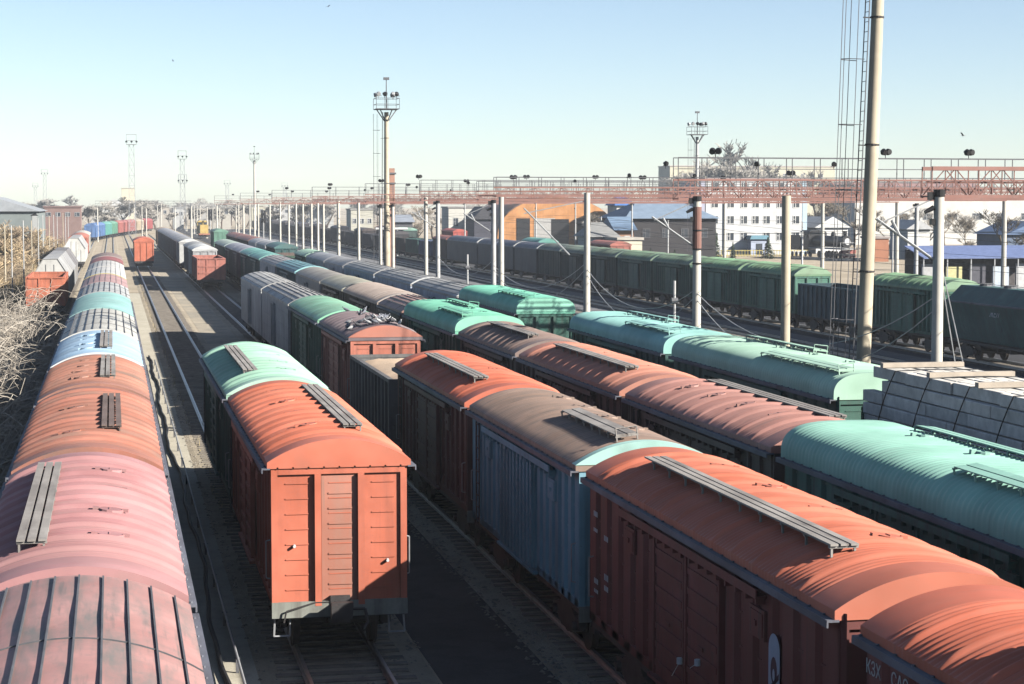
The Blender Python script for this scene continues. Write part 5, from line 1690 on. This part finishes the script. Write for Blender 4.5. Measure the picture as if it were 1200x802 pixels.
# bare tangled bushes by the left row
def bush_mesh(seed, h=2.6, spread=2.4, n=85):
    rg = random.Random(seed)
    m = MB()
    def arc(p, d, L, r, lv):
        q = p
        seg = 6
        dd = d.copy()
        pts = [p]
        for i in range(seg):
            dd = (dd + Vector((rg.uniform(-.3, .3), rg.uniform(-.3, .3), -.16 - .05 * lv))).normalized()
            q = q + dd * (L / seg)
            if q.z < .05:
                q.z = .05
            pts.append(q)
        for i in range(seg):
            m.tube(pts[i], pts[i + 1], r * (1 - .1 * i), r * (1 - .1 * (i + 1)), 3, caps=False)
        if lv < 2:
            for k in range(5 if lv == 0 else 3):
                i = rg.randint(1, seg - 1)
                a = rg.uniform(0, 6.28)
                arc(pts[i], (dd * .5 + Vector((math.cos(a), math.sin(a), rg.uniform(.1, .9)))).normalized(), L * rg.uniform(.35, .6), r * .62, lv + 1)
    for k in range(n):
        a = rg.uniform(0, 6.28)
        e = rg.uniform(.5, 1.4)
        d = Vector((math.cos(a) * math.cos(e), math.sin(a) * math.cos(e), math.sin(e)))
        arc(Vector((rg.uniform(-.4, .4), rg.uniform(-.4, .4), 0)), d, rg.uniform(.7, 1.2) * h * 1.3, .021, 0)
    return m.mesh('branches', fix=False)
BUSH = [bush_mesh(s) for s in (1, 2, 3)]
bush_spots = [(-4.2, 60, 1.15, 'tangled grey bush nearest the camera beside the orange-brown roofs'), (-4.5, 68, 1.3, 'tangled grey bush second nearest beside the left row'),
    (-4.7, 77, 1.4, 'tangled grey bush beside the light blue roofed boxcar'), (-4.9, 87, 1.4, 'tangled grey bush beside the off-white wagon'), (-5.0, 98, 1.4, 'tangled grey bush beside the pale teal boxcar'),
    (-5.0, 110, 1.35, 'tangled grey bush beside the grey seamed wagon'), (-5.2, 124, 1.3, 'tangled grey bush in front of the orange gondola, right one'), (-7.6, 136, 1.3, 'tangled grey bush in front of the orange gondola, left one'),
    (-6.6, 72, 1.35, 'tangled grey bush at the left edge, lowest'), (-7.0, 84, 1.5, 'tangled grey bush at the left edge, low down'), (-7.6, 97, 1.5, 'tangled grey bush at the left edge, middle'),
    (-8.2, 110, 1.45, 'tangled grey bush at the left edge, upper'), (-9.6, 124, 1.4, 'tangled grey bush at the left edge, topmost')]
for k, (X, Y, sc, lab) in enumerate(bush_spots):
    t = thing('bare_bush', lab, 'bush', (X, Y, 0), rnd.random() * 6)
    obj('branches', BUSH[k % 3], M_GREYTWIG if k % 3 else M_PALETWIG, t, (0, 0, 0), (0, 0, 0), (sc, sc, sc))
for k in range(46):
    Y = rnd.uniform(130, 420)
    X = -10.8 - rnd.random() ** 1.3 * 55
    t = thing('dry_thicket', 'leafless brown thicket growing in the dry field at left', 'bush', (X, Y, 0), rnd.random() * 6, 'thickets in the dry field')
    s = rnd.uniform(.7, 1.5)
    obj('branches', BUSH[k % 3], plain('field_twigs', (.42, .32, .21), .9, .35, 4), t, (0, 0, 0), (0, 0, 0), (s, s, s * .9))
for k in range(185):
    Y = rnd.uniform(118, 330)
    X = -11.0 - rnd.random() ** 1.1 * (3 + Y * .14)
    t = tree(k, X, Y, (9.4 - 21 * Y / 2333) / 5.5 * rnd.uniform(.8, 1.38), 'tall tan leafless shrub standing in the dry field at left', 'tall shrubs in the dry field', plain('field_twigs_pale', (.60, .45, .27), .9, .35, 4) if k % 3 else plain('field_twigs_brown', (.40, .30, .20), .9, .35, 4), SHRUBT, 1.15)
m = MB()
for k in range(42000):
    Y = 60 + rnd.random() ** 1.4 * 400
    X = -8.5 - rnd.random() ** 1.5 * (20 + Y * .12)
    h = rnd.uniform(.4, 1.5)
    a = rnd.uniform(0, 6.28)
    w = .02 + Y * .00012
    dx, dy = math.cos(a) * w, math.sin(a) * w
    lx, ly_ = rnd.uniform(-.3, .3), rnd.uniform(-.3, .3)
    m.add([(X - dx, Y - dy, 0), (X + dx, Y + dy, 0), (X + lx, Y + ly_, h)], [(0, 1, 2)])
struct('dry_grass', m.mesh('dry_grass', fix=False), plain('dry_grass', (.50, .38, .20), .9, .35, .15, world_space=True), 'stuff')
m = MB()
for k in range(4000):
    Y = 60 + rnd.random() * 240
    X = rnd.choice((rnd.uniform(-7.5, -6.9), rnd.uniform(.95, 1.3), rnd.uniform(3.0, 3.25)))
    if X > 0 and rnd.random() < .6:
        continue
    h = rnd.uniform(.08, .35)
    a = rnd.uniform(0, 6.28)
    m.add([(X - math.cos(a) * .02, Y - math.sin(a) * .02, 0), (X + math.cos(a) * .02, Y + math.sin(a) * .02, 0), (X + rnd.uniform(-.1, .1), Y + rnd.uniform(-.1, .1), h)], [(0, 1, 2)])
struct('weeds', m.mesh('weeds', fix=False), plain('weeds', (.36, .29, .16), .9, .3, 1, world_space=True), 'stuff')

m = MB()
for k in range(9000):
    Y = 20 + rnd.random() ** 1.6 * 90
    X = rnd.choice((rnd.uniform(2.7, 6.3), rnd.uniform(2.7, 6.3), rnd.uniform(8.3, 9.3), rnd.uniform(.7, 1.1)))
    q = rnd.uniform(.025, .07)
    z = .02 if X > 2.6 else 0
    c = [(X + q * math.cos(a + rnd.uniform(-.4, .4)), Y + q * math.sin(a + rnd.uniform(-.4, .4)), z) for a in (0, 1.57, 3.14, 4.71)]
    m.add(c + [(X + rnd.uniform(-.3, .3) * q, Y + rnd.uniform(-.3, .3) * q, z + q * rnd.uniform(.5, .9))], [(0, 1, 4), (1, 2, 4), (2, 3, 4), (3, 0, 4)])
struct('ballast_stones', m.mesh('ballast_stones', fix=False), plain('stones', (.30, .27, .23), .9, .45, 2.5, world_space=True), 'stuff')
# small marker lamps and brake hose on the end of the bright orange boxcar
for x, z in ((-.92, 2.3), (.98, 1.95)):
    obj('marker_lamp', MB().tube((x, -6.93, z), (x, -6.84, z), .03, .035, 10), M_LETTER, r_or)
m = MB()
for k in range(9):
    m.tube((-1.25 + k * .3125, -6.93, 3.9), (-1.25 + k * .3125, -6.9, 3.9), .022, n=6)
obj('header_bolts', m, M_STEEL, r_or)
m = MB().box(-.36, .36, -6.853, -6.845, 1.16, 3.72)
z = 1.5
while z < 3.6:
    m.box(-.22, .26, -6.87, -6.853, z - .016, z + .016)
    z += .31
obj('end_panel', m, paint((.56, .21, .14), .5, (.36, .24, .19), .15, .7, 'side'), r_or)
obj('step_irons', MB().path([(-1.3, -6.75, 1.1), (-1.34, -6.8, .45), (-1.02, -6.8, .45), (-1.0, -6.75, 1.1)], .022, 5).path([(1.3, -6.75, 1.1), (1.34, -6.8, .45), (1.02, -6.8, .45), (1.0, -6.75, 1.1)], .022, 5), M_GALV, r_or)

# ------------------------------------------------------------------ haze
hz = struct('haze', MB().box(-700, 1500, -12, 1700, -1, 34).mesh('haze'), None, 'stuff')
hm = bpy.data.materials.new('haze_air')
hm.use_nodes = True
hn = hm.node_tree
hn.nodes.clear()
ho = hn.nodes.new('ShaderNodeOutputMaterial')
hv = hn.nodes.new('ShaderNodeVolumePrincipled')
hv.inputs['Color'].default_value = (.86, .92, 1.0, 1)
hv.inputs['Density'].default_value = .00017
hn.links.new(hv.outputs[0], ho.inputs['Volume'])
hz.material_slots[0].material = hm
